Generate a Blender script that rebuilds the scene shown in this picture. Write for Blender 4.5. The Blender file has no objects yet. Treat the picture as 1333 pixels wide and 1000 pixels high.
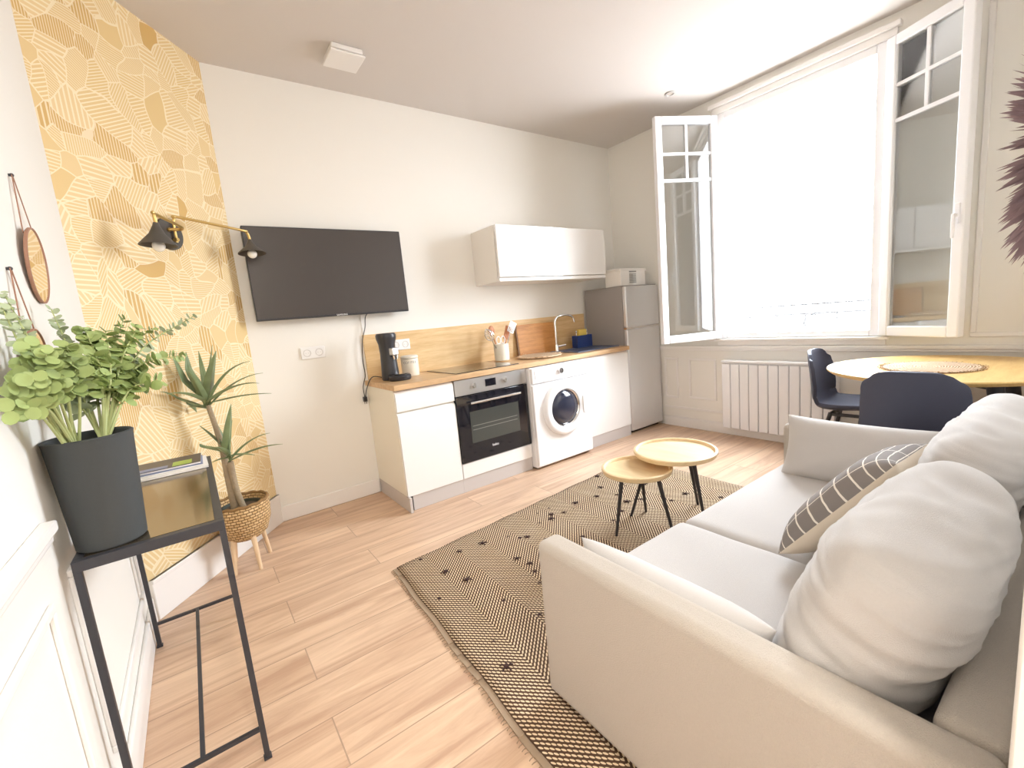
import bpy, bmesh, math, random
from mathutils import Vector, Matrix, noise
random.seed(7)
PI = math.pi
sc = bpy.context.scene
COL = sc.collection
def link(o): COL.objects.link(o)

# ------------------------------------------------------------------ camera
CAM = Vector((-1.0746, -3.4641, 1.2938))
yaw, pit, rol, FOC = -0.6200, -0.1490, -0.0923, 576.88
fw = Vector((-math.sin(yaw)*math.cos(pit), math.cos(yaw)*math.cos(pit), math.sin(pit)))
r0 = Vector((math.cos(yaw), math.sin(yaw), 0)); u0 = r0.cross(fw)
rt = math.cos(rol)*r0 + math.sin(rol)*u0; up = -math.sin(rol)*r0 + math.cos(rol)*u0
cd = bpy.data.cameras.new('camera'); cam = bpy.data.objects.new('camera', cd); link(cam)
cd.sensor_fit = 'HORIZONTAL'; cd.sensor_width = 36; cd.lens = 36*FOC/1333; cd.clip_start = 0.02
cam.matrix_world = Matrix(((rt.x, up.x, -fw.x, CAM.x), (rt.y, up.y, -fw.y, CAM.y), (rt.z, up.z, -fw.z, CAM.z), (0, 0, 0, 1)))
sc.camera = cam

# ------------------------------------------------------------------ materials
MATS = {}
def newmat(name):
    m = bpy.data.materials.new(name); m.use_nodes = True
    nt = m.node_tree; b = nt.nodes['Principled BSDF']
    return m, nt, b
def N(nt, t, **kw):
    n = nt.nodes.new(t)
    for k, v in kw.items():
        if k in n.inputs: n.inputs[k].default_value = v
        else: setattr(n, k, v)
    return n
def mth(nt, op, a, b=None, c=None):
    n = nt.nodes.new('ShaderNodeMath'); n.operation = op
    for i, v in enumerate((a, b, c)):
        if v is None: continue
        if isinstance(v, (int, float)): n.inputs[i].default_value = v
        else: nt.links.new(v, n.inputs[i])
    return n.outputs[0]
def mixc(nt, f, a, b):
    n = nt.nodes.new('ShaderNodeMix'); n.data_type = 'RGBA'
    for s, v in ((n.inputs[0], f), (n.inputs[6], a), (n.inputs[7], b)):
        if isinstance(v, (int, float)): s.default_value = v
        elif isinstance(v, tuple): s.default_value = (*v, 1) if len(v) == 3 else v
        else: nt.links.new(v, s)
    return n.outputs[2]
def simple(name, col, rough=.5, metal=0., spec=.5, bump=0., bscale=60., var=0., vscale=8., sheen=0., coat=0.):
    m, nt, b = newmat(name)
    b.inputs['Base Color'].default_value = (*col, 1); b.inputs['Roughness'].default_value = rough
    b.inputs['Metallic'].default_value = metal; b.inputs['Specular IOR Level'].default_value = spec
    b.inputs['Coat Weight'].default_value = coat; b.inputs['Sheen Weight'].default_value = sheen
    tc = N(nt, 'ShaderNodeTexCoord')
    if var:
        nz = N(nt, 'ShaderNodeTexNoise', Scale=vscale, Detail=4.); nt.links.new(tc.outputs['Object'], nz.inputs['Vector'])
        d = tuple(max(0, c*(1-var)) for c in col)
        nt.links.new(mixc(nt, nz.outputs[0], col, d), b.inputs['Base Color'])
    if bump:
        nb = N(nt, 'ShaderNodeTexNoise', Scale=bscale, Detail=5.); nt.links.new(tc.outputs['Object'], nb.inputs['Vector'])
        bp = N(nt, 'ShaderNodeBump', Strength=bump, Distance=.01); nt.links.new(nb.outputs[0], bp.inputs['Height'])
        nt.links.new(bp.outputs[0], b.inputs['Normal'])
    MATS[name] = m; return m
def wood(name, c1, c2, scale=(1, 12, 12), rough=.4, knots=0., stave=None, coat=0.):
    m, nt, b = newmat(name); b.inputs['Roughness'].default_value = rough; b.inputs['Coat Weight'].default_value = coat
    tc = N(nt, 'ShaderNodeTexCoord'); mp = N(nt, 'ShaderNodeMapping'); mp.inputs['Scale'].default_value = scale
    nt.links.new(tc.outputs['Object'], mp.inputs['Vector'])
    n1 = N(nt, 'ShaderNodeTexNoise', Scale=2.2, Detail=8., Roughness=.6, Distortion=.6); nt.links.new(mp.outputs[0], n1.inputs['Vector'])
    n2 = N(nt, 'ShaderNodeTexNoise', Scale=14., Detail=3.); nt.links.new(mp.outputs[0], n2.inputs['Vector'])
    f = mth(nt, 'ADD', mth(nt, 'MULTIPLY', n1.outputs[0], .75), mth(nt, 'MULTIPLY', n2.outputs[0], .25))
    f = mth(nt, 'MULTIPLY_ADD', f, 3.2, -1.1)
    cl = N(nt, 'ShaderNodeClamp'); nt.links.new(f, cl.inputs[0])
    c = mixc(nt, cl.outputs[0], c2, c1)
    if knots:
        v = N(nt, 'ShaderNodeTexVoronoi', Scale=knots); v.inputs['Randomness'].default_value = .9; m2 = N(nt, 'ShaderNodeMapping'); m2.inputs['Scale'].default_value = (1, 0, 2.2)
        nt.links.new(tc.outputs['Object'], m2.inputs['Vector']); nt.links.new(m2.outputs[0], v.inputs['Vector'])
        k = mth(nt, 'SUBTRACT', 1., mth(nt, 'MULTIPLY', v.outputs['Distance'], 11.)); cl2 = N(nt, 'ShaderNodeClamp'); nt.links.new(k, cl2.inputs[0])
        c = mixc(nt, mth(nt, 'MULTIPLY', cl2.outputs[0], .6), c, tuple(x*.35 for x in c2))
    nt.links.new(c, b.inputs['Base Color']); MATS[name] = m; return m

PLASTER = simple('plaster', (.82, .80, .755), .85, bump=.05, bscale=180)
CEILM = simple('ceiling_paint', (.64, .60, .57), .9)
WHITEW = simple('white_woodwork', (.83, .81, .79), .45)
GLOSSW = simple('gloss_white', (.85, .84, .83), .08, coat=.6)
ENAMEL = simple('white_enamel', (.84, .84, .86), .25)
CREAMP = simple('cream_panel', (.82, .78, .68), .35)
PVC = simple('white_pvc', (.86, .86, .88), .3)
STEEL = simple('brushed_steel', (.62, .61, .60), .32, metal=.85)
FRIDGE = simple('silver_fridge', (.70, .70, .71), .28, metal=.55)
FRSIDE = simple('grey_fridge_side', (.33, .31, .30), .5)
CHROME = simple('chrome', (.8, .79, .78), .12, metal=1.)
BLACKM = simple('black_metal', (.035, .036, .045), .42)
BLACKP = simple('black_plastic', (.03, .03, .035), .35)
BLKGLS = simple('black_glass', (.012, .012, .018), .06, coat=.5)
OVWIN = simple('oven_window', (.06, .065, .06), .1, coat=.4)
TVSCR = simple('tv_screen', (.060, .050, .046), .3)
DARKGAP = simple('dark_gap', (.02, .02, .025), .8)
PLINTH = simple('grey_plinth', (.56, .52, .50), .5)
BRASS = simple('brass', (.62, .43, .16), .3, metal=.9)
SHADE = simple('taupe_black_shade', (.075, .065, .055), .55)
BULB = simple('bulb_glass', (.85, .83, .78), .15)
SOFA = simple('sofa_fabric', (.52, .465, .405), .95, bump=.5, bscale=420, var=.10, vscale=160, sheen=.2)
SOFA2 = simple('sofa_linen', (.59, .565, .55), .95, bump=.25, bscale=500, var=.06, vscale=200, sheen=.2)
BEIGE = simple('beige_linen', (.74, .65, .53), .95, bump=.25, bscale=500)
NAVY = simple('navy_plastic', (.02, .05, .20), .4)
SINKM = simple('slate_sink', (.10, .12, .20), .35)
YELLOW = simple('yellow_sponge', (.75, .55, .12), .9, bump=.4)
CERAM = simple('cream_ceramic', (.80, .76, .66), .35)
COPPER = simple('orange_wood_utensil', (.50, .20, .09), .5)
CHAIRB = simple('charcoal_chair', (.048, .052, .085), .55, bump=.15, bscale=300)
DARKLEG = simple('black_leg', (.03, .027, .03), .45)
POTB = simple('charcoal_pot', (.045, .05, .052), .7, bump=.12, bscale=40)
SOIL = simple('soil', (.10, .075, .055), .95, bump=1., bscale=90)
EUC = simple('eucalyptus_leaf', (.37, .47, .17), .55, var=.35, vscale=14)
EUC2 = simple('eucalyptus_leaf_grey', (.44, .52, .33), .55, var=.3, vscale=14)
STEMG = simple('green_stem', (.40, .45, .20), .6)
DRAC = simple('dracaena_leaf', (.27, .35, .17), .4, var=.5, vscale=20)
TRUNK = simple('dracaena_trunk', (.42, .33, .22), .85, bump=.8, bscale=70, var=.3, vscale=30)
STRAP = simple('brown_leather', (.33, .17, .11), .6)
MIRR = simple('mirror_glass', (.92, .86, .78), .03, metal=1.)
JUJU = simple('mauve_feather', (.44, .32, .34), .9, var=.4, vscale=20)
PAPER = simple('paper', (.85, .82, .78), .6)
PAPERB = simple('blue_grey_print', (.20, .25, .42), .35)
PAPERD = simple('dark_print', (.06, .05, .05), .35)
PAPERG = simple('green_print', (.35, .48, .08), .4)
INK = simple('grey_ink', (.25, .24, .23), .7)
WHITELET = simple('white_lettering', (.9, .88, .88), .5)
MDF = wood('tray_wood', (.84, .66, .40), (.72, .52, .29), (9, 1.2, 9), .45)
OAKT = wood('worktop_oak', (.70, .48, .27), (.50, .31, .16), (1.2, 14, 14), .4)
OAKS = wood('splash_oak', (.78, .57, .31), (.60, .38, .17), (1.0, 8, 11), .45, knots=2.3)
BOARD = wood('orange_board', (.66, .31, .08), (.45, .18, .04), (1.5, 10, 14), .45, knots=7)
TABLEW = wood('table_oak', (.78, .54, .22), (.66, .42, .15), (2, 12, 4), .4)
LEGW = wood('pale_beech', (.78, .60, .40), (.66, .47, .29), (8, 8, 1), .5)
# top of the console: dark bronze tinted glass
BRONZE = simple('bronze_glass', (.30, .24, .16), .12, metal=.9)

# woven basket
m, nt, b = newmat('woven_basket'); tc = N(nt, 'ShaderNodeTexCoord')
mp = N(nt, 'ShaderNodeMapping'); mp.inputs['Scale'].default_value = (1, 1, 1); nt.links.new(tc.outputs['UV'], mp.inputs['Vector'])
br = N(nt, 'ShaderNodeTexBrick', Scale=1.); br.inputs['Brick Width'].default_value = .028; br.inputs['Row Height'].default_value = .016
br.inputs['Mortar Size'].default_value = .003; br.inputs['Color1'].default_value = (.62, .40, .18, 1); br.inputs['Color2'].default_value = (.74, .52, .28, 1)
br.inputs['Mortar'].default_value = (.25, .14, .05, 1); br.inputs['Mortar Smooth'].default_value = .8
nt.links.new(mp.outputs[0], br.inputs['Vector']); nt.links.new(br.outputs[0], b.inputs['Base Color'])
bp = N(nt, 'ShaderNodeBump', Strength=1., Distance=.008); bp.invert = True; nt.links.new(br.outputs['Fac'], bp.inputs['Height']); nt.links.new(bp.outputs[0], b.inputs['Normal'])
b.inputs['Roughness'].default_value = .8; BASKET = m
# natural fibre placemat / tray
m, nt, b = newmat('fibre_mat'); tc = N(nt, 'ShaderNodeTexCoord')
wv = N(nt, 'ShaderNodeTexWave', Scale=26., Distortion=6., Detail=3.); wv.wave_type = 'RINGS'; wv.rings_direction = 'Z'; nt.links.new(tc.outputs['Object'], wv.inputs['Vector'])
nt.links.new(mixc(nt, wv.outputs['Fac'], (.42, .26, .14), (.80, .62, .44)), b.inputs['Base Color'])
bp = N(nt, 'ShaderNodeBump', Strength=.8, Distance=.006); nt.links.new(wv.outputs['Fac'], bp.inputs['Height']); nt.links.new(bp.outputs[0], b.inputs['Normal'])
b.inputs['Roughness'].default_value = .85; FIBRE = m

# laminate floor: planks run along X
m, nt, b = newmat('oak_laminate'); tc = N(nt, 'ShaderNodeTexCoord')
mp = N(nt, 'ShaderNodeMapping'); mp.inputs['Location'].default_value = (.40, .0155, 0); nt.links.new(tc.outputs['Object'], mp.inputs['Vector'])
br = N(nt, 'ShaderNodeTexBrick', Scale=1.); br.offset = .37; br.offset_frequency = 2
br.inputs['Brick Width'].default_value = 1.3; br.inputs['Row Height'].default_value = .2155; br.inputs['Mortar Size'].default_value = .0022
br.inputs['Color1'].default_value = (0, 0, 0, 1); br.inputs['Color2'].default_value = (1, 1, 1, 1); br.inputs['Mortar'].default_value = (.5, .5, .5, 1); br.inputs['Bias'].default_value = 0
nt.links.new(mp.outputs[0], br.inputs['Vector'])
off = N(nt, 'ShaderNodeVectorMath'); off.operation = 'MULTIPLY_ADD'; off.inputs[1].default_value = (3.7, 9.1, 5.3)
nt.links.new(br.outputs['Color'], off.inputs[0]); nt.links.new(tc.outputs['Object'], off.inputs[2])
g = N(nt, 'ShaderNodeMapping'); g.inputs['Scale'].default_value = (.75, 7.5, 1); nt.links.new(off.outputs[0], g.inputs['Vector'])
n1 = N(nt, 'ShaderNodeTexNoise', Scale=1.6, Detail=7., Roughness=.62, Distortion=1.1); nt.links.new(g.outputs[0], n1.inputs['Vector'])
g2 = N(nt, 'ShaderNodeMapping'); g2.inputs['Scale'].default_value = (2.5, 60, 1); nt.links.new(off.outputs[0], g2.inputs['Vector'])
n2 = N(nt, 'ShaderNodeTexNoise', Scale=2., Detail=4.); nt.links.new(g2.outputs[0], n2.inputs['Vector'])
f = mth(nt, 'MULTIPLY_ADD', n1.outputs[0], 3.2, -1.1); cl = N(nt, 'ShaderNodeClamp'); nt.links.new(f, cl.inputs[0])
c = mixc(nt, cl.outputs[0], (.45, .275, .18), (.74, .535, .37))
c = mixc(nt, mth(nt, 'MULTIPLY', n2.outputs[0], .35), c, (.60, .42, .29))
c = mixc(nt, mth(nt, 'MULTIPLY', br.outputs['Color'], .10), c, (.80, .62, .48))
c = mixc(nt, mth(nt, 'MULTIPLY', br.outputs['Fac'], .65), c, (.26, .17, .12))
nt.links.new(c, b.inputs['Base Color']); b.inputs['Roughness'].default_value = .38; FLOORM = m

# wallpaper: patches of hatching in gold with pale outlines
m, nt, b = newmat('gold_wallpaper'); tc = N(nt, 'ShaderNodeTexCoord')
sx = N(nt, 'ShaderNodeSeparateXYZ'); nt.links.new(tc.outputs['UV'], sx.inputs[0])
wn = N(nt, 'ShaderNodeTexNoise', Scale=3.4, Detail=.5); nt.links.new(tc.outputs['UV'], wn.inputs['Vector'])
wo = N(nt, 'ShaderNodeVectorMath'); wo.operation = 'MULTIPLY_ADD'; wo.inputs[1].default_value = (.30, .30, 0); nt.links.new(wn.outputs['Color'], wo.inputs[0]); nt.links.new(tc.outputs['UV'], wo.inputs[2])
v1 = N(nt, 'ShaderNodeTexVoronoi', Scale=9.6); v1.voronoi_dimensions = '2D'; v1.inputs['Randomness'].default_value = .95; nt.links.new(wo.outputs[0], v1.inputs['Vector'])
v2 = N(nt, 'ShaderNodeTexVoronoi', Scale=9.6); v2.voronoi_dimensions = '2D'; v2.feature = 'DISTANCE_TO_EDGE'; v2.inputs['Randomness'].default_value = .95; nt.links.new(wo.outputs[0], v2.inputs['Vector'])
sc3 = N(nt, 'ShaderNodeSeparateColor'); nt.links.new(v1.outputs['Color'], sc3.inputs[0])
ang = mth(nt, 'MULTIPLY', mth(nt, 'FLOOR', mth(nt, 'MULTIPLY', sc3.outputs[0], 6.)), PI/6)
cx = mth(nt, 'MULTIPLY', sx.outputs[0], mth(nt, 'COSINE', ang)); cy = mth(nt, 'MULTIPLY', sx.outputs[1], mth(nt, 'SINE', ang))
frq = mth(nt, 'MULTIPLY_ADD', mth(nt, 'FLOOR', mth(nt, 'MULTIPLY', sc3.outputs[1], 3.)), 22., 45.)
ph = mth(nt, 'FRACT', mth(nt, 'MULTIPLY', mth(nt, 'ADD', cx, cy), frq))
line = mth(nt, 'LESS_THAN', ph, .34)
hasl = mth(nt, 'GREATER_THAN', sc3.outputs[2], .12)
edge = mth(nt, 'LESS_THAN', v2.outputs['Distance'], .028)
base = mixc(nt, sc3.outputs[1], (.76, .58, .31), (.71, .52, .24))
base = mixc(nt, mth(nt, 'LESS_THAN', sc3.outputs[0], .14), base, (.62, .40, .14))
lined = mth(nt, 'MAXIMUM', mth(nt, 'MULTIPLY', line, hasl), edge)
nt.links.new(mixc(nt, mth(nt, 'MULTIPLY', lined, .68), base, (.89, .80, .60)), b.inputs['Base Color']); b.inputs['Roughness'].default_value = .6; WALLP = m

# rug: herringbone weave
m, nt, b = newmat('herringbone_rug'); tc = N(nt, 'ShaderNodeTexCoord')
s = N(nt, 'ShaderNodeSeparateXYZ'); nt.links.new(tc.outputs['UV'], s.inputs[0]); u, v = s.outputs[0], s.outputs[1]
tri = mth(nt, 'ABSOLUTE', mth(nt, 'SUBTRACT', mth(nt, 'FRACT', mth(nt, 'MULTIPLY', u, 1/.34)), .5))
q = mth(nt, 'MULTIPLY_ADD', tri, .34*1.05, v)
s1 = mth(nt, 'FRACT', mth(nt, 'MULTIPLY', q, 1/.0205)); s2 = mth(nt, 'FRACT', mth(nt, 'MULTIPLY', u, 1/.0125))
d1 = mth(nt, 'POWER', mth(nt, 'ABSOLUTE', mth(nt, 'MULTIPLY', mth(nt, 'SUBTRACT', s1, .5), 1/.26)), 2.2); d2 = mth(nt, 'POWER', mth(nt, 'ABSOLUTE', mth(nt, 'MULTIPLY', mth(nt, 'SUBTRACT', s2, .5), 1/.42)), 2.2)
fac = mth(nt, 'LESS_THAN', mth(nt, 'ADD', d1, d2), 1.)
nz = N(nt, 'ShaderNodeTexNoise', Scale=9., Detail=3.); nt.links.new(tc.outputs['UV'], nz.inputs['Vector'])
bei = mixc(nt, nz.outputs[0], (.66, .49, .29), (.78, .64, .46))
nt.links.new(mixc(nt, fac, (.080, .040, .022), bei), b.inputs['Base Color'])
bp = N(nt, 'ShaderNodeBump', Strength=.6, Distance=.004); nt.links.new(fac, bp.inputs['Height']); nt.links.new(bp.outputs[0], b.inputs['Normal'])
b.inputs['Roughness'].default_value = .95; RUGM = m
JUTE = simple('jute_fringe', (.34, .25, .17), .9)

# striped cushion front
m, nt, b = newmat('grey_checked_linen'); tc = N(nt, 'ShaderNodeTexCoord'); s = N(nt, 'ShaderNodeSeparateXYZ'); nt.links.new(tc.outputs['UV'], s.inputs[0])
wz = N(nt, 'ShaderNodeTexNoise', Scale=10.); nt.links.new(tc.outputs['UV'], wz.inputs['Vector'])
uu = mth(nt, 'MULTIPLY_ADD', wz.outputs[0], .012, s.outputs[0]); vv = mth(nt, 'MULTIPLY_ADD', wz.outputs[0], .012, s.outputs[1])
l1 = mth(nt, 'LESS_THAN', mth(nt, 'FRACT', mth(nt, 'MULTIPLY', vv, 1/.042)), .12)
l2 = mth(nt, 'LESS_THAN', mth(nt, 'FRACT', mth(nt, 'MULTIPLY', uu, 1/.15)), .03)
nt.links.new(mixc(nt, mth(nt, 'MAXIMUM', l1, l2), (.24, .215, .205), (.82, .77, .70)), b.inputs['Base Color']); b.inputs['Roughness'].default_value = .95; CHECK = m

# window glass
m = bpy.data.materials.new('window_glass'); m.use_nodes = True; nt = m.node_tree; nt.nodes.clear()
out = N(nt, 'ShaderNodeOutputMaterial'); tr = N(nt, 'ShaderNodeBsdfTransparent'); tr.inputs[0].default_value = (.88, .90, .91, 1)
gl = N(nt, 'ShaderNodeBsdfGlossy'); gl.inputs['Roughness'].default_value = .02; gl.inputs[0].default_value = (1, 1, 1, 1)
fr = N(nt, 'ShaderNodeFresnel', IOR=1.5); mx = N(nt, 'ShaderNodeMixShader')
nt.links.new(mth(nt, 'MULTIPLY', fr.outputs[0], 1.7), mx.inputs[0]); nt.links.new(tr.outputs[0], mx.inputs[1]); nt.links.new(gl.outputs[0], mx.inputs[2]); nt.links.new(mx.outputs[0], out.inputs[0]); GLASS = m

# ------------------------------------------------------------------ mesh helpers
ORG = {}
class MB:
    def __init__(s): s.bm = bmesh.new(); s.uvs = {}
    def box(s, x0, x1, y0, y1, z0, z1, M=None):
        vs = [s.bm.verts.new(p) for p in ((x0,y0,z0),(x1,y0,z0),(x1,y1,z0),(x0,y1,z0),(x0,y0,z1),(x1,y0,z1),(x1,y1,z1),(x0,y1,z1))]
        for f in ((0,3,2,1),(4,5,6,7),(0,1,5,4),(1,2,6,5),(2,3,7,6),(3,0,4,7)): s.bm.faces.new([vs[i] for i in f])
        if M is not None:
            for q in vs: q.co = M @ q.co
        return s
    def prism(s, poly, z0, z1, M=None):
        a = [s.bm.verts.new((p[0], p[1], z0)) for p in poly]; b_ = [s.bm.verts.new((p[0], p[1], z1)) for p in poly]
        n = len(poly); s.bm.faces.new(a[::-1]); s.bm.faces.new(b_)
        for i in range(n): s.bm.faces.new((a[i], a[(i+1)%n], b_[(i+1)%n], b_[i]))
        if M is not None:
            for q in a+b_: q.co = M @ q.co
        return s
    def cyl(s, p0, p1, r0_, r1_=None, seg=20, caps=True):
        return s.tube([p0, p1], [r0_, r0_ if r1_ is None else r1_], seg, caps)
    def tube(s, pts, r, seg=10, caps=True):
        pts = [Vector(p) for p in pts]; n = len(pts)
        if isinstance(r, (int, float)): r = [r]*n
        t = (pts[1]-pts[0]).normalized(); a = Vector((0, 0, 1)) if abs(t.z) < .9 else Vector((1, 0, 0))
        u_ = t.cross(a).normalized(); rings = []
        for i, p in enumerate(pts):
            tt = (pts[min(i+1, n-1)]-pts[max(i-1, 0)]).normalized()
            u_ = (u_ - tt*u_.dot(tt)).normalized(); w_ = tt.cross(u_)
            rings.append([s.bm.verts.new(p+(u_*math.cos(2*PI*k/seg)+w_*math.sin(2*PI*k/seg))*r[i]) for k in range(seg)])
        for i in range(n-1):
            for k in range(seg):
                s.bm.faces.new((rings[i][k], rings[i][(k+1)%seg], rings[i+1][(k+1)%seg], rings[i+1][k]))
        if caps:
            s.bm.faces.new(rings[0][::-1]); s.bm.faces.new(rings[-1])
        return s
    def lathe(s, prof, c=(0, 0, 0), seg=48, M=None, uv=False):
        rings = []; new = []
        for r, z in prof:
            if r < 1e-6: ring = [s.bm.verts.new((c[0], c[1], c[2]+z))]; 
            else: ring = [s.bm.verts.new((c[0]+r*math.cos(2*PI*k/seg), c[1]+r*math.sin(2*PI*k/seg), c[2]+z)) for k in range(seg)]
            rings.append(ring); new += ring
        L = s.bm.loops.layers.uv.verify() if uv else None
        for i in range(len(rings)-1):
            A, B = rings[i], rings[i+1]
            for k in range(seg):
                k2 = (k+1) % seg
                if len(A) == 1 and len(B) == 1: continue
                if len(A) == 1: fv = (A[0], B[k2], B[k]); uvc = None
                elif len(B) == 1: fv = (A[k], A[k2], B[0]); uvc = None
                else: fv = (A[k], A[k2], B[k2], B[k]); uvc = 1
                f_ = s.bm.faces.new(fv)
                if uv and uvc:
                    R = max(prof[i][0], prof[i+1][0]); w = 2*PI*R/seg
                    for lp, (a_, b_) in zip(f_.loops, ((k*w, prof[i][1]), ((k+1)*w, prof[i][1]), ((k+1)*w, prof[i+1][1]), (k*w, prof[i+1][1]))): lp[L].uv = (a_, b_)
        if M is not None:
            for q in new: q.co = M @ q.co
        return s
    def sphere(s, c, r, seg=16, sq=(1, 1, 1), M=None):
        n = seg//2; prof = [(r*math.sin(PI*i/n), -r*math.cos(PI*i/n)) for i in range(n+1)]
        MM = Matrix.Translation(c) @ Matrix.Diagonal((*sq, 1))
        if M is not None: MM = M @ MM
        return s.lathe(prof, (0, 0, 0), seg, MM)
    def quad(s, *ps):
        s.bm.faces.new([s.bm.verts.new(p) for p in ps]); return s
    def build(s, name, mat, parent=None, smooth=False, bevel=0., seg=2, sub=0, world=True, angle=40):
        me = bpy.data.meshes.new(name); bmesh.ops.recalc_face_normals(s.bm, faces=s.bm.faces)
        if parent is not None and world:
            off_ = ORG.get(parent.name, Vector((0, 0, 0)))
            for q in s.bm.verts: q.co -= off_
        s.bm.to_mesh(me); s.bm.free()
        me.materials.append(mat); o = bpy.data.objects.new(name, me); link(o)
        if parent is not None:
            o.parent = parent
            ORG[o.name] = ORG.get(parent.name, Vector((0, 0, 0))) if world else Vector((0, 0, 0))
        if bevel:
            bv = o.modifiers.new('bevel', 'BEVEL'); bv.width = bevel; bv.segments = seg; bv.limit_method = 'ANGLE'; bv.angle_limit = math.radians(35); smooth = True
        if sub:
            sb = o.modifiers.new('sub', 'SUBSURF'); sb.levels = sub; sb.render_levels = sub; smooth = True
        if smooth:
            for p in me.polygons: p.use_smooth = True
            try: me.set_sharp_from_angle(angle=math.radians(angle))
            except Exception: pass
        return o
def thing(name, label, cat, loc=(0, 0, 0), rz=0, group=None):
    o = bpy.data.objects.new(name, None); link(o); o.location = loc; o.rotation_euler = (0, 0, rz); o.empty_display_size = .1
    o['label'] = label; o['category'] = cat
    if group: o['group'] = group
    ORG[o.name] = Vector(loc)
    return o
def tag(o, label, cat, group=None):
    o['label'] = label; o['category'] = cat
    if group: o['group'] = group
    # put the origin at the base centre of the thing
    me = o.data; xs = [q.co for q in me.vertices]
    lo = Vector((min(c.x for c in xs), min(c.y for c in xs), min(c.z for c in xs))); hi = Vector((max(c.x for c in xs), max(c.y for c in xs), max(c.z for c in xs)))
    c = Vector(((lo.x+hi.x)/2, (lo.y+hi.y)/2, lo.z))
    for q in me.vertices: q.co -= c
    o.location = o.location + c
    return o
def struct(o):
    o['kind'] = 'structure'; return o
def copy_tree(o, parent=None):
    c = o.copy(); link(c)
    if parent: c.parent = parent
    for ch in [x for x in bpy.data.objects if x.parent == o]: copy_tree(ch, c)
    return c
def text_mesh(txt, size, M, name, mat, parent, thick=.0008):
    cu = bpy.data.curves.new('lettering', 'FONT'); cu.body = txt; cu.size = size; cu.align_x = 'CENTER'; cu.align_y = 'CENTER'; cu.extrude = thick
    to = bpy.data.objects.new('lettering_source', cu); link(to)
    dg = bpy.context.evaluated_depsgraph_get(); dg.update()
    me = bpy.data.meshes.new_from_object(to.evaluated_get(dg)); bpy.data.objects.remove(to); me.materials.clear(); me.materials.append(mat)
    off_ = ORG.get(parent.name, Vector((0, 0, 0)))
    for q in me.vertices: q.co = (M @ q.co) - off_
    o = bpy.data.objects.new(name, me); link(o); o.parent = parent; ORG[o.name] = off_
    return o
FRONT = Matrix.Rotation(PI/2, 4, 'X')     # text facing -Y
def interp(pts, n):
    out = []; P = [Vector(p) for p in pts]; P = [2*P[0]-P[1]]+P+[2*P[-1]-P[-2]]
    for i in range(1, len(P)-2):
        for k in range(n):
            t = k/n; a, b_, c, d = P[i-1], P[i], P[i+1], P[i+2]
            out.append(.5*((2*b_)+(c-a)*t+(2*a-5*b_+4*c-d)*t*t+(3*b_-a-3*c+d)*t**3))
    out.append(P[-2]); return out

# ------------------------------------------------------------------ room
XW, HC, XC = 2.974, 3.016, -1.415
AX = -.7355; BX, BY = XC, -.799; YD = -3.452; XD = -.32; YE = -5.2
def sbox(name, mat, *a, **k):
    return struct(MB().box(*a).build(name, mat, **k))
struct(MB().box(XC-.2, XW+.3, YE-.1, .2, -.1, 0).build('floor', FLOORM))
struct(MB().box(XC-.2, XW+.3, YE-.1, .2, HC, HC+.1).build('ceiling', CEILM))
sbox('wall_back', PLASTER, AX-.2, XW+.3, 0, .15, 0, HC)
sbox('wall_left', PLASTER, XC-.12, XC, YE, BY+.02, 0, HC)
# diagonal chimney wall with wallpaper
dB = Vector((AX-BX, -BY, 0)); LB = dB.length; dB.normalize(); nB = Vector((dB.y, -dB.x, 0))
mb = MB(); L = mb.bm.loops.layers.uv.verify()
def bpt(s_, z, off=0.): p = Vector((BX, BY, z)) + dB*s_ + nB*off; return p
vs = [bpt(0, 0), bpt(LB, 0), bpt(LB, HC), bpt(0, HC), bpt(0, 0, -.12), bpt(LB, 0, -.12), bpt(LB, HC, -.12), bpt(0, HC, -.12)]
vv_ = [mb.bm.verts.new(p) for p in vs]; uvs = [(0, 0), (LB, 0), (LB, HC), (0, HC)]*2
for f_ in ((0,1,2,3),(5,4,7,6),(1,5,6,2),(4,0,3,7),(3,2,6,7),(4,5,1,0)):
    ff = mb.bm.faces.new([vv_[i] for i in f_])
    for lp, i in zip(ff.loops, f_): lp[L].uv = uvs[i]
struct(mb.build('wall_diagonal', WALLP))
# window wall with its opening
WY0, WY1, WZ0, WZ1 = -1.245, -2.435, .92, 2.87
mb = MB(); T = .26
mb.box(XW, XW+T, WY0, 0, 0, HC); mb.box(XW, XW+T, YD-.1, WY1, 0, HC); mb.box(XW, XW+T, WY1, WY0, 0, WZ0); mb.box(XW, XW+T, WY1, WY0, WZ1, HC)
struct(mb.build('wall_window', PLASTER))
sbox('wall_sofa', PLASTER, XD, XW, YD-.12, YD, 0, HC)
sbox('wall_entry_side', PLASTER, XD, XD+.1, YE, YD-.12, 0, HC)
sbox('wall_entry', PLASTER, XC-.12, XD+.1, YE-.1, YE, 0, HC)
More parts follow.
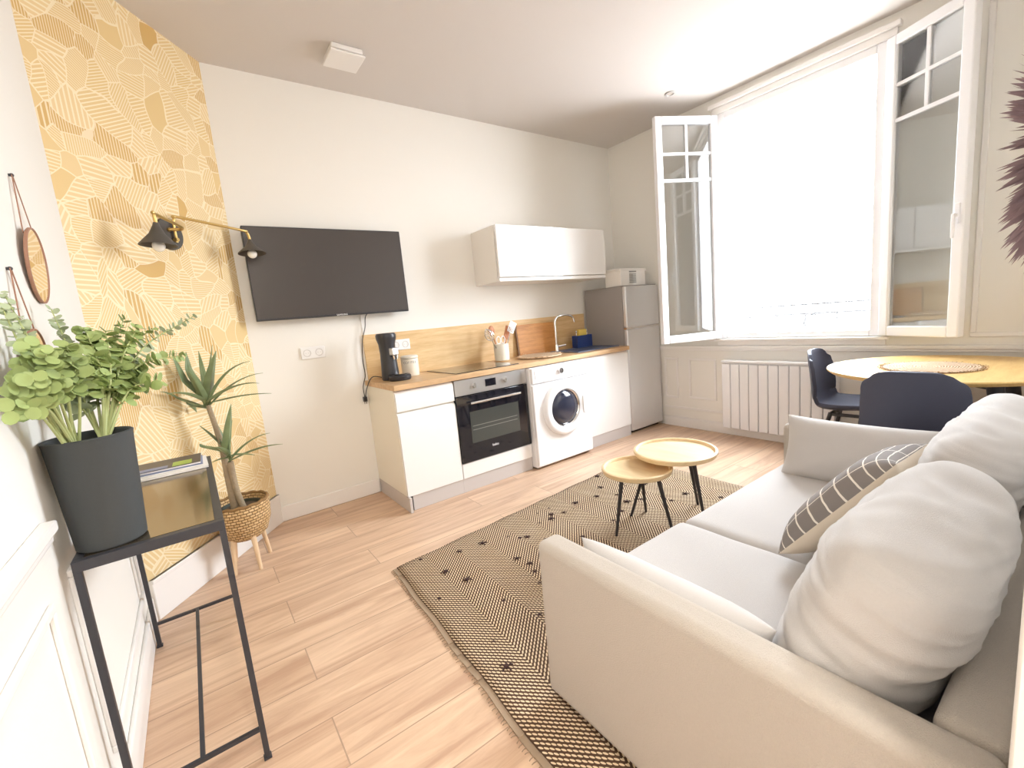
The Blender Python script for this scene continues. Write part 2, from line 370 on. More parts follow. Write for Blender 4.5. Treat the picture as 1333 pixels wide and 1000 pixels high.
# baseboards
def baseb(name, mbx, mat=WHITEW, bev=.006): return struct(mbx.build(name, mat, bevel=bev))
baseb('baseboard_back', MB().box(AX+.004, -.002, -.014, 0, 0, .112))
baseb('baseboard_left', MB().box(XC, XC+.016, YE, BY-.012, 0, .13))
p0, p1 = bpt(.008, 0), bpt(LB+.004, 0)
mb = MB(); mb.prism([p0, p1, p1+nB*.018, p0+nB*.018+dB*.006], 0, .205); mb.prism([p0, p1, p1+nB*.024, p0+nB*.024+dB*.006], .185, .205); baseb('baseboard_diagonal', mb, bev=.003)
mb = MB(); mb.box(XW-.018, XW, YD, -.60, 0, .097); mb.box(XW-.012, XW, YD, -.60, .097, .105); mb.box(XW-.010, XW, YD, -.60, .19, .215); baseb('baseboard_window', mb, bev=.004)
baseb('baseboard_sofa', MB().box(XD+.002, XW-.02, YD, YD+.014, 0, .11))
# chair rail and panel mouldings on the window wall
mb = MB(); mb.box(XW-.022, XW, YD, -.02, .805, .825); mb.box(XW-.035, XW, YD, -.02, .825, .850); struct(mb.build('trim_1', WHITEW, bevel=.004))
def frame(mb, y0, y1, z0, z1, w=.022, d=.012):
    mb.box(XW-d, XW, y0, y1, z0, z0+w); mb.box(XW-d, XW, y0, y1, z1-w, z1); mb.box(XW-d, XW, y0, y0+w, z0+w, z1-w); mb.box(XW-d, XW, y1-w, y1, z0+w, z1-w)
mb = MB(); frame(mb, -.775, -.615, .30, .725); frame(mb, -1.185, -.895, .31, .725); frame(mb, -2.9, -2.45, .30, .725); frame(mb, -3.36, -2.98, .30, .725); struct(mb.build('trim_2', WHITEW, bevel=.004))
mb = MB(); frame(mb, -3.38, -2.885, .90, 2.86, .03); struct(mb.build('trim_3', WHITEW, bevel=.005))
# wainscot on the left wall: rail and long panel frames
mb = MB(); mb.box(XC, XC+.030, YE, -2.02, .90, .925); mb.box(XC, XC+.018, YE, -2.02, .875, .90); struct(mb.build('trim_4', WHITEW, bevel=.004))
mb = MB()
for (a_, b_) in ((-1.92, -.95), (-3.0, -2.10), (-4.1, -3.2)):
    d = .012; w = .02
    mb.box(XC, XC+d, a_, b_, .22, .22+w); mb.box(XC, XC+d, a_, b_, .74, .74+w); mb.box(XC, XC+d, a_, a_+w, .24, .74); mb.box(XC, XC+d, b_-w, b_, .24, .74)
struct(mb.build('trim_5', WHITEW, bevel=.004))
# door casing at the end of the sofa wall
sbox('trim_6', WHITEW, XD-.02, XD+.042, YD-.13, YD+.036, 0, 2.2, bevel=.004)

# ------------------------------------------------------------------ window
win = bpy.data.objects.new('window_1', None); link(win); win['kind'] = 'structure'; win.location = (XW, -1.84, WZ0); ORG['window_1'] = Vector(win.location)
mb = MB(); FX0, FX1 = XW-.012, XW+.055
mb.box(FX0, FX1, -1.305, WY0, WZ0, WZ1); mb.box(FX0, FX1, WY1, -2.365, WZ0, WZ1); mb.box(FX0, FX1, -2.365, -1.305, WZ1-.055, WZ1); mb.box(FX0, FX1, -2.365, -1.305, WZ0, WZ0+.045)
mb.build('window_frame', PVC, win, bevel=.006)
mb = MB(); mb.box(XW-.05, XW, WY1-.05, WY0+.05, WZ0-.028, WZ0-.004); mb.box(XW-.025, XW, WY1-.03, WY0+.03, .852, WZ0-.028); mb.build('window_sill', WHITEW, win, bevel=.005)
mb = MB(); mb.box(XW-.03, XW, WY1-.04, WY0+.04, WZ1, WZ1+.05); mb.box(XW-.05, XW, WY1-.06, WY0+.06, WZ1+.05, WZ1+.085); mb.build('window_head_casing', WHITEW, win, bevel=.005)
def sash(hx, hy, fx, fy, handle):
    h = Vector((hx, hy, 0)); d = Vector((fx-hx, fy-hy, 0)); W = d.length; d.normalize(); n = Vector((-d.y, d.x, 0))
    M = Matrix(((d.x, n.x, 0, hx), (d.y, n.y, 0, hy), (0, 0, 1, 0), (0, 0, 0, 1)))
    z0, z1, w = WZ0+.002, 2.858, .062; t = .026
    mb = MB(); mb.box(0, w, -t, t, z0, z1, M); mb.box(W-w, W, -t, t, z0, z1, M); mb.box(w, W-w, -t, t, z0, z0+.07, M); mb.box(w, W-w, -t, t, z1-w, z1, M)
    s_ = mb.build('sash', PVC, win, bevel=.007)
    mb = MB(); mb.box(w, W-w, -.014, .014, 2.545, 2.567, M); mb.box(w, W-w, -.014, .014, 2.325, 2.350, M); mb.box(W/2-.011, W/2+.011, -.0135, .0135, 2.35, z1-w, M)
    mb.build('muntin', PVC, s_, bevel=.003)
    MB().box(w-.005, W-w+.005, -.003, .003, z0+.065, z1-w+.005, M).build('pane', GLASS, s_)
    if handle:
        sg = handle
        mb = MB(); mb.box(W-.045, W-.018, sg*t, sg*(t+.012), 1.60, 1.72, M); mb.box(W-.040, W-.023, sg*(t+.012), sg*(t+.035), 1.64, 1.66, M); mb.box(W-.040, W-.023, sg*(t+.028), sg*(t+.040), 1.52, 1.66, M)
        mb.build('handle', PVC, s_, bevel=.003)
    mb = MB()
    for z in (1.05, 1.9, 2.7): mb.cyl(M @ Vector((-.004, 0, z-.04)), M @ Vector((-.004, 0, z+.04)), .009, seg=10)
    mb.build('hinge', PVC, s_)
sash(XW-.025, -1.243, 2.415, -.990, 0)
sash(XW-.025, -2.435, 2.735, -2.880, -1)
# balcony railing outside
rail = thing('balcony_railing', 'wrought iron balcony railing with scrolls outside the open window', 'railing', (XW+.36, -1.85, .2))
RX = XW+.36; IRON = simple('painted_iron', (.13, .13, .135), .5)
mb = MB()
for z in (1.17, 1.09, .35): mb.box(RX-.012, RX+.012, -2.9, -.8, z-.008, z+.008)
mb.build('rail_bars', IRON, rail)
mb = MB()
for k in range(9):
    y = -2.75+k*.235; mb.box(RX-.007, RX+.007, y-.007, y+.007, .2, 1.09)
mb.build('baluster_bars', IRON, rail)
for cyy in (-1.30, -1.86, -2.42):
    pts = [(RX, cyy+math.cos(a)*(.012+.0085*a), 1.0+math.sin(a)*(.012+.0085*a)) for a in [i*.35 for i in range(30)]]
    MB().tube(pts, .006, 6).build('scroll', IRON, rail)
struct(MB().box(XW+.262, XW+.75, -3.2, -.5, .05, .198).build('trim_7', PLASTER))

# ------------------------------------------------------------------ kitchen
D, H = .602, .911
# worktop
o = MB().box(-.006, 2.428, -D, -.001, H-.038, H).build('kitchen_worktop', OAKT, bevel=.002)
tag(o, 'long wood effect kitchen worktop running from coffee machine to fridge', 'worktop')
o = MB().box(.022, 2.42, -.016, -.001, H+.001, 1.262).build('splashback', OAKS); tag(o, 'knotty oak effect splashback panel behind the worktop', 'splashback')
def door_j(mb, x0, x1, z0, z1, y=-D+.02, t=.019):
    # handleless front: flat slab with a lip rolled back at the top
    ybk = y+t
    prof = [(ybk, z0), (y, z0), (y, z1-.028), (y+.004, z1-.014), (y+.012, z1-.004), (ybk, z1)]
    a = [mb.bm.verts.new((x0, p[0], p[1])) for p in prof]; b_ = [mb.bm.verts.new((x1, p[0], p[1])) for p in prof]; n = len(prof)
    mb.bm.faces.new(a); mb.bm.faces.new(b_[::-1])
    for i in range(n): mb.bm.faces.new((a[i], b_[i], b_[(i+1)%n], a[(i+1)%n]))
    return mb
# base cabinet with drawer
t = thing('base_cabinet', 'white base cabinet with one drawer over a door, left end of kitchen', 'cabinet', (.225, -.3, 0))
MB().box(0, .452, -D+.041, -.002, .112, H-.040).build('carcass', CREAMP, t, bevel=.001)
door_j(MB(), .003, .450, .722, H-.045).build('drawer', GLOSSW, t, bevel=.001)
door_j(MB(), .003, .450, .112, .712).build('door', GLOSSW, t, bevel=.001)
MB().box(.0, .018, -D-.006, -.016, .001, .110).build('side_plinth', PLINTH, t)
MB().box(.040, .452, -D+.030, -D+.044, .001, .110).build('front_plinth', PLINTH, t)
MB().box(.0195, .0385, -D+.034, -D+.042, .001, .110).build('plinth_gap', DARKGAP, t)
# oven housing + oven
t = thing('oven_housing', 'white cabinet panel and grey plinth beneath the built in oven', 'cabinet', (.79, -.3, 0))
MB().box(.455, 1.128, -D+.041, -.002, .112, .20).build('carcass', CREAMP, t)
MB().box(.457, 1.126, -D+.02, -D+.039, .112, .225).build('panel', GLOSSW, t, bevel=.001)
MB().box(.453, 1.128, -D+.030, -D+.044, .001, .110).build('plinth', PLINTH, t)
t = thing('oven', 'built in oven with black glass door and steel control strip', 'oven', (.79, -.3, .23))
MB().box(.462, 1.120, -D+.050, -.05, .229, H-.041).build('body', DARKGAP, t)
YO = -D+.016
MB().box(.457, 1.126, YO, YO+.03, .748, H-.043).build('control_panel', STEEL, t, bevel=.002)
MB().box(.457, 1.126, YO-.004, YO+.028, .231, .742).build('door', BLKGLS, t, bevel=.003)
dr = bpy.data.objects[[x.name for x in bpy.data.objects if x.parent == t and x.name.startswith('door')][0]]
MB().box(.56, 1.02, YO-.0055, YO-.0045, .37, .615).build('door_window', OVWIN, dr)
mb = MB()
for z in (.47, .50): mb.box(.575, 1.0, YO-.0062, YO-.0056, z, z+.004)
mb.build('oven_rack', simple('rack_grey', (.22, .22, .2), .4), dr)
mb = MB(); mb.cyl((.56, YO-.035, .685), (1.03, YO-.035, .685), .009); mb.cyl((.60, YO-.035, .685), (.60, YO-.004, .685), .006, seg=10); mb.cyl((.99, YO-.035, .685), (.99, YO-.004, .685), .006, seg=10)
mb.build('handle', CHROME, dr, smooth=True)
text_mesh('beko', .030, Matrix.Translation((.765, YO-.0055, .315)) @ FRONT, 'logo', WHITELET, dr)
for x in (.63, .92):
    mb = MB(); mb.cyl((x, YO, .81), (x, YO-.018, .81), .021, .018, 24); mb.box(x-.004, x+.004, YO-.024, YO-.017, .793, .827); mb.build('knob', STEEL, t, smooth=True)
MB().box(.728, .825, YO-.002, YO, .785, .842).build('display', BLKGLS, t)
# hob
o = MB().box(.50, 1.09, -.555, -.055, H+.0005, H+.006).build('hob', BLKGLS, bevel=.001); tag(o, 'flat black glass induction hob set on the worktop over the oven', 'hob')
# washing machine
t = thing('washing_machine', 'white front loading washing machine under the worktop', 'washing machine', (1.46, -.32, 0))
WX0, WX1, WYF = 1.134, 1.796, -.650
MB().box(WX0, WX1, WYF+.02, -.04, .012, .866).build('body', ENAMEL, t, bevel=.012, seg=3)
MB().box(WX0+.004, WX1-.004, WYF, WYF+.03, .024, .725).build('front_panel', ENAMEL, t, bevel=.010, seg=3)
MB().box(WX0+.004, WX1-.004, WYF-.004, WYF+.03, .735, .862).build('control_panel', ENAMEL, t, bevel=.008, seg=3)
MB().box(WX0+.03, WX0+.23, WYF-.008, WYF-.002, .775, .845).build('detergent_drawer', ENAMEL, t, bevel=.004)
mb = MB(); mb.cyl((1.445, WYF-.004, .81), (1.445, WYF-.026, .81), .026, .023, 28); mb.box(1.441, 1.449, WYF-.030, WYF-.025, .79, .83); mb.build('program_knob', CHROME, t, smooth=True)
mb = MB(); mb.box(1.62, 1.75, WYF-.006, WYF-.003, .80, .845); mb.build('label_plate', simple('white_label', (.9, .9, .9), .4), t)
wc = (1.465, .485); Mw = Matrix.Translation((wc[0], WYF, wc[1])) @ Matrix.Rotation(PI/2, 4, 'X')
mb = MB(); mb.lathe([(.240, .0), (.240, .018), (.228, .034), (.205, .040), (.165, .030), (.158, .004), (.158, .0)], seg=64, M=Mw); d_ = mb.build('door_ring', ENAMEL, t, smooth=True)
mb = MB(); mb.lathe([(.158, .026), (.150, .020), (.145, .004)], seg=64, M=Mw); mb.build('inner_ring', CHROME, d_, smooth=True)
mb = MB(); mb.lathe([(.150, .006), (.13, .026), (.09, .038), (.045, .042), (0, .043)], seg=48, M=Mw); mb.build('door_glass', simple('drum_glass', (.03, .035, .06), .07, coat=.5), d_, smooth=True)
mb = MB(); mb.box(1.655, 1.70, WYF-.046, WYF-.030, .40, .56); mb.build('door_handle', ENAMEL, d_, bevel=.008, seg=3)
for fx_ in (WX0+.02, WX1-.08):
    for fy_ in (WYF+.06, -.12): MB().box(fx_, fx_+.06, fy_, fy_+.06, .001, .013).build('foot', BLACKP, t)
# right hand cabinet
t = thing('base_cabinet', 'white base cabinet with a single door between washing machine and fridge', 'cabinet', (2.12, -.3, 0))
MB().box(1.806, 2.424, -D+.041, -.002, .112, H-.040).build('carcass', CREAMP, t)
door_j(MB(), 1.808, 2.422, .112, H-.045).build('door', GLOSSW, t, bevel=.001)
MB().box(1.800, 2.424, -D+.030, -D+.044, .001, .110).build('plinth', PLINTH, t)
# wall cabinet
t = thing('wall_cabinet', 'wide glossy white wall cabinet with two doors above the worktop', 'cabinet', (1.75, -.19, 1.597))
MB().box(1.10, 2.398, -.350, -.001, 1.597, 2.056).build('carcass', simple('cabinet_side', (.80, .77, .73), .4), t, bevel=.001)
for x0, x1 in ((1.102, 1.746), (1.752, 2.396)):
    MB().box(x0, x1, -.385, -.364, 1.632, 2.056).build('door', GLOSSW, t, bevel=.0015)
MB().box(1.102, 2.396, -.380, -.364, 1.597, 1.624).build('bottom_strip', GLOSSW, t, bevel=.001)
# fridge
t = thing('fridge_freezer', 'tall silver fridge freezer with grey side standing by the window wall', 'fridge', (2.69, -.3, 0))
MB().box(2.436, 2.945, -.535, -.03, .03, 1.490).build('body', FRSIDE, t, bevel=.003)
MB().box(2.432, 2.949, -.585, -.538, .035, 1.070).build('fridge_door', FRIDGE, t, bevel=.012, seg=3)
MB().box(2.432, 2.949, -.585, -.538, 1.085, 1.490).build('freezer_door', FRIDGE, t, bevel=.012, seg=3)
MB().box(2.434, 2.947, -.575, -.540, 1.071, 1.084).build('door_gap_grip', CHROME, t)
MB().box(2.434, 2.947, -.56, -.03, 1.4905, 1.500).build('top_panel', FRSIDE, t, bevel=.002)
MB().box(2.45, 2.93, -.53, -.05, .002, .03).build('base_grille', BLACKP, t)
# box on the fridge
t = thing('cardboard_box', 'white box with a grey printed panel on top of the fridge', 'box', (2.66, -.42, 1.501))
MB().box(2.475, 2.86, -.50, -.30, 1.502, 1.655).build('box_body', PAPER, t, bevel=.004)
MB().box(2.462, 2.873, -.505, -.295, 1.648, 1.672).build('lid', PAPER, t, bevel=.004)
mb = MB(); mb.box(2.60, 2.71, -.5065, -.5055, 1.632, 1.644)
for r in range(6):
    for k in range(5): mb.box(2.602+k*.022, 2.602+k*.022+.015, -.5065, -.5055, 1.528+r*.016, 1.528+r*.016+.009)
mb.build('printed_panel', INK, t)
# sink, tap, caddy
t = thing('sink', 'dark slate sink set in the worktop by the fridge', 'sink', (2.15, -.33, H))
mb = MB(); x0, x1, y0, y1 = 1.83, 2.40, -.50, -.10
mb.box(x0, x1, y0, y0+.03, H+.0005, H+.010); mb.box(x0, x1, y1-.10, y1, H+.0005, H+.010); mb.box(x0, x0+.03, y0+.03, y1-.10, H+.0005, H+.010); mb.box(x1-.03, x1, y0+.03, y1-.10, H+.0005, H+.010); mb.build('rim', SINKM, t, bevel=.002)
MB().box(x0+.03, x1-.03, y0+.03, y1-.10, H+.0005, H+.003).build('basin', SINKM, t)
t = thing('kitchen_tap', 'tall chrome kitchen tap with a curved spout at the sink', 'tap', (1.875, -.15, H+.01))
mb = MB(); mb.tube(interp([(1.875, -.15, H+.011), (1.875, -.15, 1.12), (1.875, -.15, 1.20), (1.895, -.153, 1.245), (1.945, -.16, 1.265), (2.03, -.17, 1.265), (2.085, -.18, 1.245), (2.105, -.185, 1.19)], 6), .0105, 14); mb.build('spout', CHROME, t, smooth=True)
mb = MB(); mb.cyl((1.875, -.15, H+.0105), (1.875, -.15, .985), .023, .019, 20); mb.build('base', CHROME, t, smooth=True)
mb = MB(); mb.cyl((1.885, -.155, .965), (1.965, -.19, .975), .010, .008, 12); mb.build('lever', CHROME, t, smooth=True)
t = thing('sink_caddy', 'navy blue caddy holding a yellow sponge behind the sink', 'caddy', (2.235, -.15, H+.011))
mb = MB(); mb.box(2.13, 2.34, -.195, -.189, H+.011, 1.045); mb.box(2.13, 2.34, -.116, -.110, H+.011, 1.045); mb.box(2.13, 2.136, -.189, -.116, H+.011, 1.045); mb.box(2.334, 2.34, -.189, -.116, H+.011, 1.045); mb.box(2.136, 2.334, -.189, -.116, H+.011, H+.017); mb.build('tub', NAVY, t, bevel=.002)
o = MB().box(2.185, 2.29, -.170, -.130, H+.018, 1.105).build('sponge', YELLOW, bevel=.006); tag(o, 'yellow sponge standing in the navy caddy', 'sponge')
for i, x in enumerate((2.16, 2.312)):
    mb = MB(); mb.cyl((x, -.150, H+.018), (x, -.150, 1.075), .006, seg=10); mb.sphere((x, -.150, 1.085), .012, 12); o = mb.build('washing_up_brush', CHROME, smooth=True)
    tag(o, ('pale brush handle at the left side of the navy caddy', 'pale brush handle at the fridge side of the navy caddy')[i], 'brush')
# chopping board, tray, crock
Mb = Matrix.Translation((0, 0, 0))
t = thing('chopping_board', 'orange wooden chopping board leaning on the splashback', 'chopping board', (1.73, -.04, H))
Mt = Matrix.Translation((1.72, -.052, H+.002)) @ Matrix.Rotation(-.09, 4, 'X')
MB().box(-.235, .235, -.010, .010, 0, .30, Mt).build('board', BOARD, t, bevel=.004)
MB().box(-.252, -.2355, -.011, .011, .0, .30, Mt).build('edge_strip', simple('dark_board_edge', (.22, .12, .06), .6), t, bevel=.003)
t = thing('round_trivet', 'round woven fibre trivet lying in front of the chopping board', 'trivet', (1.50, -.33, H))
mb = MB(); mb.lathe([(0, .002), (.18, .002), (.20, .010), (.20, .020), (.18, .024), (0, .018)], (1.50, -.33, H), 48)
d0 = mb.build('woven_disc', FIBRE, t, smooth=True)
mb = MB()
for k in range(60):
    a = 2*PI*k/60+random.uniform(-.04, .04); r_ = random.uniform(.20, .225); mb.cyl((1.50+.18*math.cos(a), -.33+.18*math.sin(a), H+.018), (1.50+r_*math.cos(a), -.33+r_*math.sin(a), H+random.uniform(.006, .032)), .003, .0015, 5)
mb.build('frayed_rim', FIBRE, t)['kind'] = 'stuff'
o = MB().lathe([(0, 0), (.075, 0), (.078, .004), (.075, .009), (0, .009)], (1.175, -.20, H+.001), 40).build('wooden_coaster', OAKT, smooth=True); tag(o, 'round wooden coaster beneath the utensil pot', 'coaster')
t = thing('utensil_pot', 'cream ceramic pot holding kitchen utensils by the hob', 'pot', (1.175, -.20, H+.011))
mb = MB(); mb.lathe([(0, .0), (.062, .0), (.066, .004), (.068, .145), (.064, .148), (.060, .144), (.058, .01), (0, .01)], (1.175, -.20, H+.0115), 40); mb.build('pot_body', CERAM, t, smooth=True)
PZ = H+.025
def utensil(nm, lab, cat, mb, mat): tag(mb.build(nm, mat, smooth=True), lab, cat)
mb = MB(); mb.cyl((1.165, -.19, PZ), (1.130, -.16, 1.13), .005, .005, 8); mb.sphere((1.118, -.152, 1.19), .034, 16, (1, .35, 1.35)); utensil('wooden_spoon', 'reddish wooden spoon standing upright in the utensil pot', 'spoon', mb, COPPER)
mb = MB(); mb.cyl((1.190, -.20, PZ), (1.240, -.19, 1.10), .005, .006, 8); Mq = Matrix.Translation((1.265, -.188, 1.16)) @ Matrix.Rotation(.35, 4, 'Y'); mb.box(-.030, .030, -.004, .004, -.06, .06, Mq); utensil('wooden_spatula', 'reddish wooden spatula leaning right in the utensil pot', 'spatula', mb, COPPER)
mb = MB(); mb.cyl((1.185, -.215, PZ), (1.275, -.215, 1.16), .004, .004, 8); Mq = Matrix.Translation((1.300, -.215, 1.205)) @ Matrix.Rotation(.5, 4, 'Y')
for k in range(5): mb.box(-.034+k*.015, -.034+k*.015+.008, -.003, .003, -.045, .045, Mq)
mb.box(-.034, .034, -.003, .003, -.05, -.045, Mq); mb.box(-.034, .034, -.003, .003, .045, .05, Mq); utensil('slotted_turner', 'steel slotted turner leaning right in the utensil pot', 'turner', mb, CHROME)
mb = MB(); mb.cyl((1.165, -.215, PZ), (1.080, -.215, 1.10), .005, .005, 8)
for k in range(7):
    a = k*PI/7; dx, dy = math.cos(a)*.04, math.sin(a)*.04
    c0 = Vector((1.080, -.215, 1.10)); ax_ = Vector((-.45, 0, .89)); ux = Vector((.89, 0, .45)); uy = Vector((0, 1, 0))
    pts = [c0+ax_*(.13*s_)+(ux*dx+uy*dy)*math.sin(PI*s_)**.8*(1) for s_ in [i/8 for i in range(9)]]+[c0+ax_*(.13*(1-s_))-(ux*dx+uy*dy)*math.sin(PI*s_)**.8 for s_ in [i/8 for i in range(1, 9)]]
    mb.tube(pts, .0022, 5)
utensil('whisk', 'steel balloon whisk leaning left in the utensil pot', 'whisk', mb, CHROME)
mb = MB(); mb.cyl((1.175, -.225, PZ), (1.155, -.235, 1.075), .004, .004, 8)
for sx_ in (-1, 1):
    c0 = Vector((1.152+sx_*.024, -.237, 1.105)); mb.tube([c0+Vector((math.cos(a)*.021, 0, math.sin(a)*.032)) for a in [2*PI*i/20 for i in range(21)]], .0045, 8)
utensil('scissors', 'white handled scissors at the front of the utensil pot', 'scissors', mb, simple('white_handles', (.85, .80, .78), .35))
# coffee machine
t = thing('coffee_machine', 'black single serve coffee machine on the left end of worktop', 'coffee machine', (.13, -.25, H))
Mc = Matrix.Translation((.125, -.225, H+.001)) @ Matrix.Rotation(.30, 4, 'Z')   # front towards -Y turned right
mb = MB(); mb.lathe([(0, 0), (.062, 0), (.068, .01), (.062, .10), (.058, .20), (.062, .27), (.074, .31), (.076, .335), (.068, .35), (0, .352)], seg=36, M=Mc @ Matrix.Diagonal((.95, 1.05, 1, 1))); mb.build('column', BLACKP, t, smooth=True)
mb = MB(); mb.lathe([(0, 0), (.076, 0), (.082, .008), (.082, .032), (.074, .040), (0, .040)], seg=36, M=Mc @ Matrix.Translation((0, -.105, 0)) @ Matrix.Diagonal((1, 1.0, 1, 1))); mb.build('drip_tray', BLACKP, t, smooth=True)
mb = MB(); mb.lathe([(.0, .041), (.045, .041), (.050, .048), (.0, .052)], seg=30, M=Mc @ Matrix.Translation((0, -.115, 0))); mb.build('drip_grid', CHROME, t, smooth=True)
mb = MB(); mb.box(-.030, .030, -.092, -.050, .185, .240, Mc); mb.build('spout_head', STEEL, t, bevel=.008, seg=3)
mb = MB(); mb.cyl(Mc @ Vector((-.018, -.085, .185)), Mc @ Vector((-.012, -.085, .155)), .007, .006, 10); mb.cyl(Mc @ Vector((.018, -.085, .185)), Mc @ Vector((.012, -.085, .155)), .007, .006, 10); mb.build('nozzle', CHROME, t)
t_c = t
mb = MB(); mb.tube(interp([(.085, -.16, H+.02), (.03, -.14, H+.035), (.0, -.13, H+.02), (-.018, -.11, .89), (-.022, -.06, .84), (-.022, -.03, .80), (-.022, -.03, .775)], 6), .0035, 8); mb.build('power_cord', BLACKP, t_c, smooth=True)
# coffee canister
t = thing('coffee_canister', 'cream coffee canister with grey lettering beside coffee machine', 'canister', (.315, -.16, H))
mb = MB(); mb.lathe([(0, 0), (.064, 0), (.067, .004), (.067, .135), (0, .137)], (.315, -.16, H+.001), 40); mb.build('canister_body', CERAM, t, smooth=True)
mb = MB(); mb.lathe([(.068, .138), (.070, .142), (.069, .155), (.06, .16), (0, .161)], (.315, -.16, H+.001), 40); mb.build('lid', CERAM, t, smooth=True)
# lettering wrapped by separate letters around the front of the canister
cen = -PI/2-.35; offs = [(-2.5+i)*.27 for i in range(6)]
for ch_, a_ in zip('COFFEE', offs):
    a = cen+a_; M_ = Matrix.Translation((.315+.0672*math.cos(a), -.16+.0672*math.sin(a), H+.108)) @ Matrix.Rotation(a+PI/2, 4, 'Z') @ FRONT
    text_mesh(ch_, .026, M_, 'letter', INK, t)
# sockets
def socket(name, label, x0, x1, z0, z1):
    t = thing(name, label, 'socket', ((x0+x1)/2, 0, z0)); y0 = -.016 if z0 > 1 and x0 > .1 else -.001
    MB().box(x0, x1, y0-.010, y0, z0, z1).build('plate', GLOSSW, t, bevel=.003)
    w = (x1-x0)/2; cz = (z0+z1)/2
    for k in range(2):
        cx_ = x0+w*(k+.5); Ms = Matrix.Translation((cx_, y0-.010, cz)) @ Matrix.Rotation(PI/2, 4, 'X')
        mb = MB(); mb.lathe([(.027, 0), (.027, .002), (.022, .002), (.020, -.003), (0, -.003)], seg=28, M=Ms); mb.cyl((cx_-.009, y0-.0125, cz), (cx_-.009, y0-.007, cz), .003, seg=8); mb.cyl((cx_+.009, y0-.0125, cz), (cx_+.009, y0-.007, cz), .003, seg=8)
        mb.build('socket_ring', simple('socket_grey', (.62, .60, .58), .4), t, smooth=True)
socket('double_socket', 'white double wall socket on the plain wall below the television', -.430, -.265, 1.13, 1.215)
socket('double_socket', 'white double socket on the oak splashback behind coffee machine', .235, .395, 1.115, 1.20)

# ------------------------------------------------------------------ television
t = thing('television', 'large flat black television mounted on the white wall', 'television', (-.145, -.07, 1.418))
MB().box(-.679, .389, -.10, -.058, 1.418, 2.029).build('casing', BLACKP, t, bevel=.004)
MB().box(-.672, .382, -.1025, -.1002, 1.432, 2.022).build('screen', TVSCR, t)
MB().box(-.35, .06, -.057, -.001, 1.55, 1.90).build('wall_mount', BLACKP, t)
text_mesh('SAMSUNG', .017, Matrix.Translation((-.13, -.1035, 1.4255)) @ FRONT, 'logo', WHITELET, t)
mb = MB(); mb.tube(interp([(.10, -.045, 1.45), (.06, -.03, 1.40), (.045, -.03, 1.32), (.012, -.028, 1.22), (-.006, -.028, 1.08), (-.004, -.028, .96), (-.022, -.026, .90), (-.032, -.024, .86), (-.030, -.022, .80)], 6), .0032, 8); c0 = mb.build('power_cord', BLACKP, t, smooth=True)
mb = MB(); mb.box(-.043, -.017, -.040, -.012, .752, .79); mb.cyl((-.03, -.026, .79), (-.03, -.026, .80), .006, .004, 8); mb.cyl((-.037, -.026, .752), (-.037, -.026, .732), .0022, seg=8); mb.cyl((-.023, -.026, .752), (-.023, -.026, .732), .0022, seg=8)
mb.build('plug', BLACKP, c0, bevel=.004)
# trunking behind cord
struct(MB().box(.030, .040, -.006, -.0005, 1.262, 1.418).build('trim_8', WHITEW))

# ------------------------------------------------------------------ ceiling fittings
t = thing('ceiling_vent', 'square white ventilation cover hanging just below the ceiling', 'vent', (0, -.475, HC-.06))
MB().box(-.095, .095, -.565, -.385, HC-.030, HC-.001).build('collar', WHITEW, t, bevel=.006)
MB().box(-.075, .075, -.545, -.405, HC-.040, HC-.030).build('gap', simple('vent_gap', (.35, .28, .25), .8), t)
MB().box(-.105, .105, -.575, -.375, HC-.052, HC-.040).build('cover', WHITEW, t, bevel=.004)
t = thing('recessed_spotlight', 'small round recessed spotlight in the ceiling near the window', 'spotlight', (2.50, -1.10, HC-.01))
mb = MB(); mb.lathe([(.024, -.001), (.040, -.001), (.042, -.006), (.034, -.009), (.026, -.004)], (2.50, -1.10, HC), 32); mb.build('ring', STEEL, t, smooth=True)
mb = MB(); mb.lathe([(0, -.0015), (.026, -.0015), (.025, -.004), (0, -.004)], (2.50, -1.10, HC), 24); mb.build('lens', simple('spot_lens', (.5, .45, .4), .2), t)

# ------------------------------------------------------------------ wall lamp
t = thing('wall_lamp', 'two armed brass wall lamp with dark conical shades on the wallpaper', 'lamp', tuple(bpt(.64, 1.88)))
S0 = .545
def bq(s_, z, off): return bpt(s_, z, off)
M_ = Matrix.Translation(bq(S0, 1.905, .001)) @ Matrix(((dB.x, 0, nB.x, 0), (dB.y, 0, nB.y, 0), (0, 1, 0, 0), (0, 0, 0, 1)))
mb = MB(); mb.lathe([(0, 0), (.082, 0), (.084, .004), (.082, .018), (0, .019)], seg=40, M=M_); mb.build('backplate', SHADE, t, smooth=True)
def shade_at(P, R, h, tilt, nm):
    M_ = Matrix.Translation(P) @ tilt
    mb = MB(); mb.lathe([(.011, .004), (.015, -.010), (R*.42, -h*.47), (R*.98, -h+.004), (R, -h), (R*.96, -h+.001), (R*.38, -h*.50), (.0, -.022)], seg=40, M=M_); s_ = mb.build('shade', SHADE, t, smooth=True)
    mb = MB(); mb.sphere((0, 0, -h-.002), .027, 20, (1, 1, 1.0), M=M_); mb.cyl(M_ @ Vector((0, 0, -h+.02)), M_ @ Vector((0, 0, -.045)), .014, seg=14); mb.build('bulb', BULB, s_, smooth=True)
# short arm comes straight out of the wall
P1 = Vector((-1.100, -.706, 1.890))
mb = MB(); mb.tube(interp([bq(S0-.012, 1.925, .02), bq(S0-.012, 1.925, .10), P1+Vector((.004, .02, .048)), P1+Vector((0, 0, .044)), P1+Vector((0, 0, 0))], 6), .0085, 10); mb.build('arm', BRASS, t, smooth=True)
shade_at(P1, .078, .103, Matrix.Rotation(.06, 4, 'Y'), 'a')
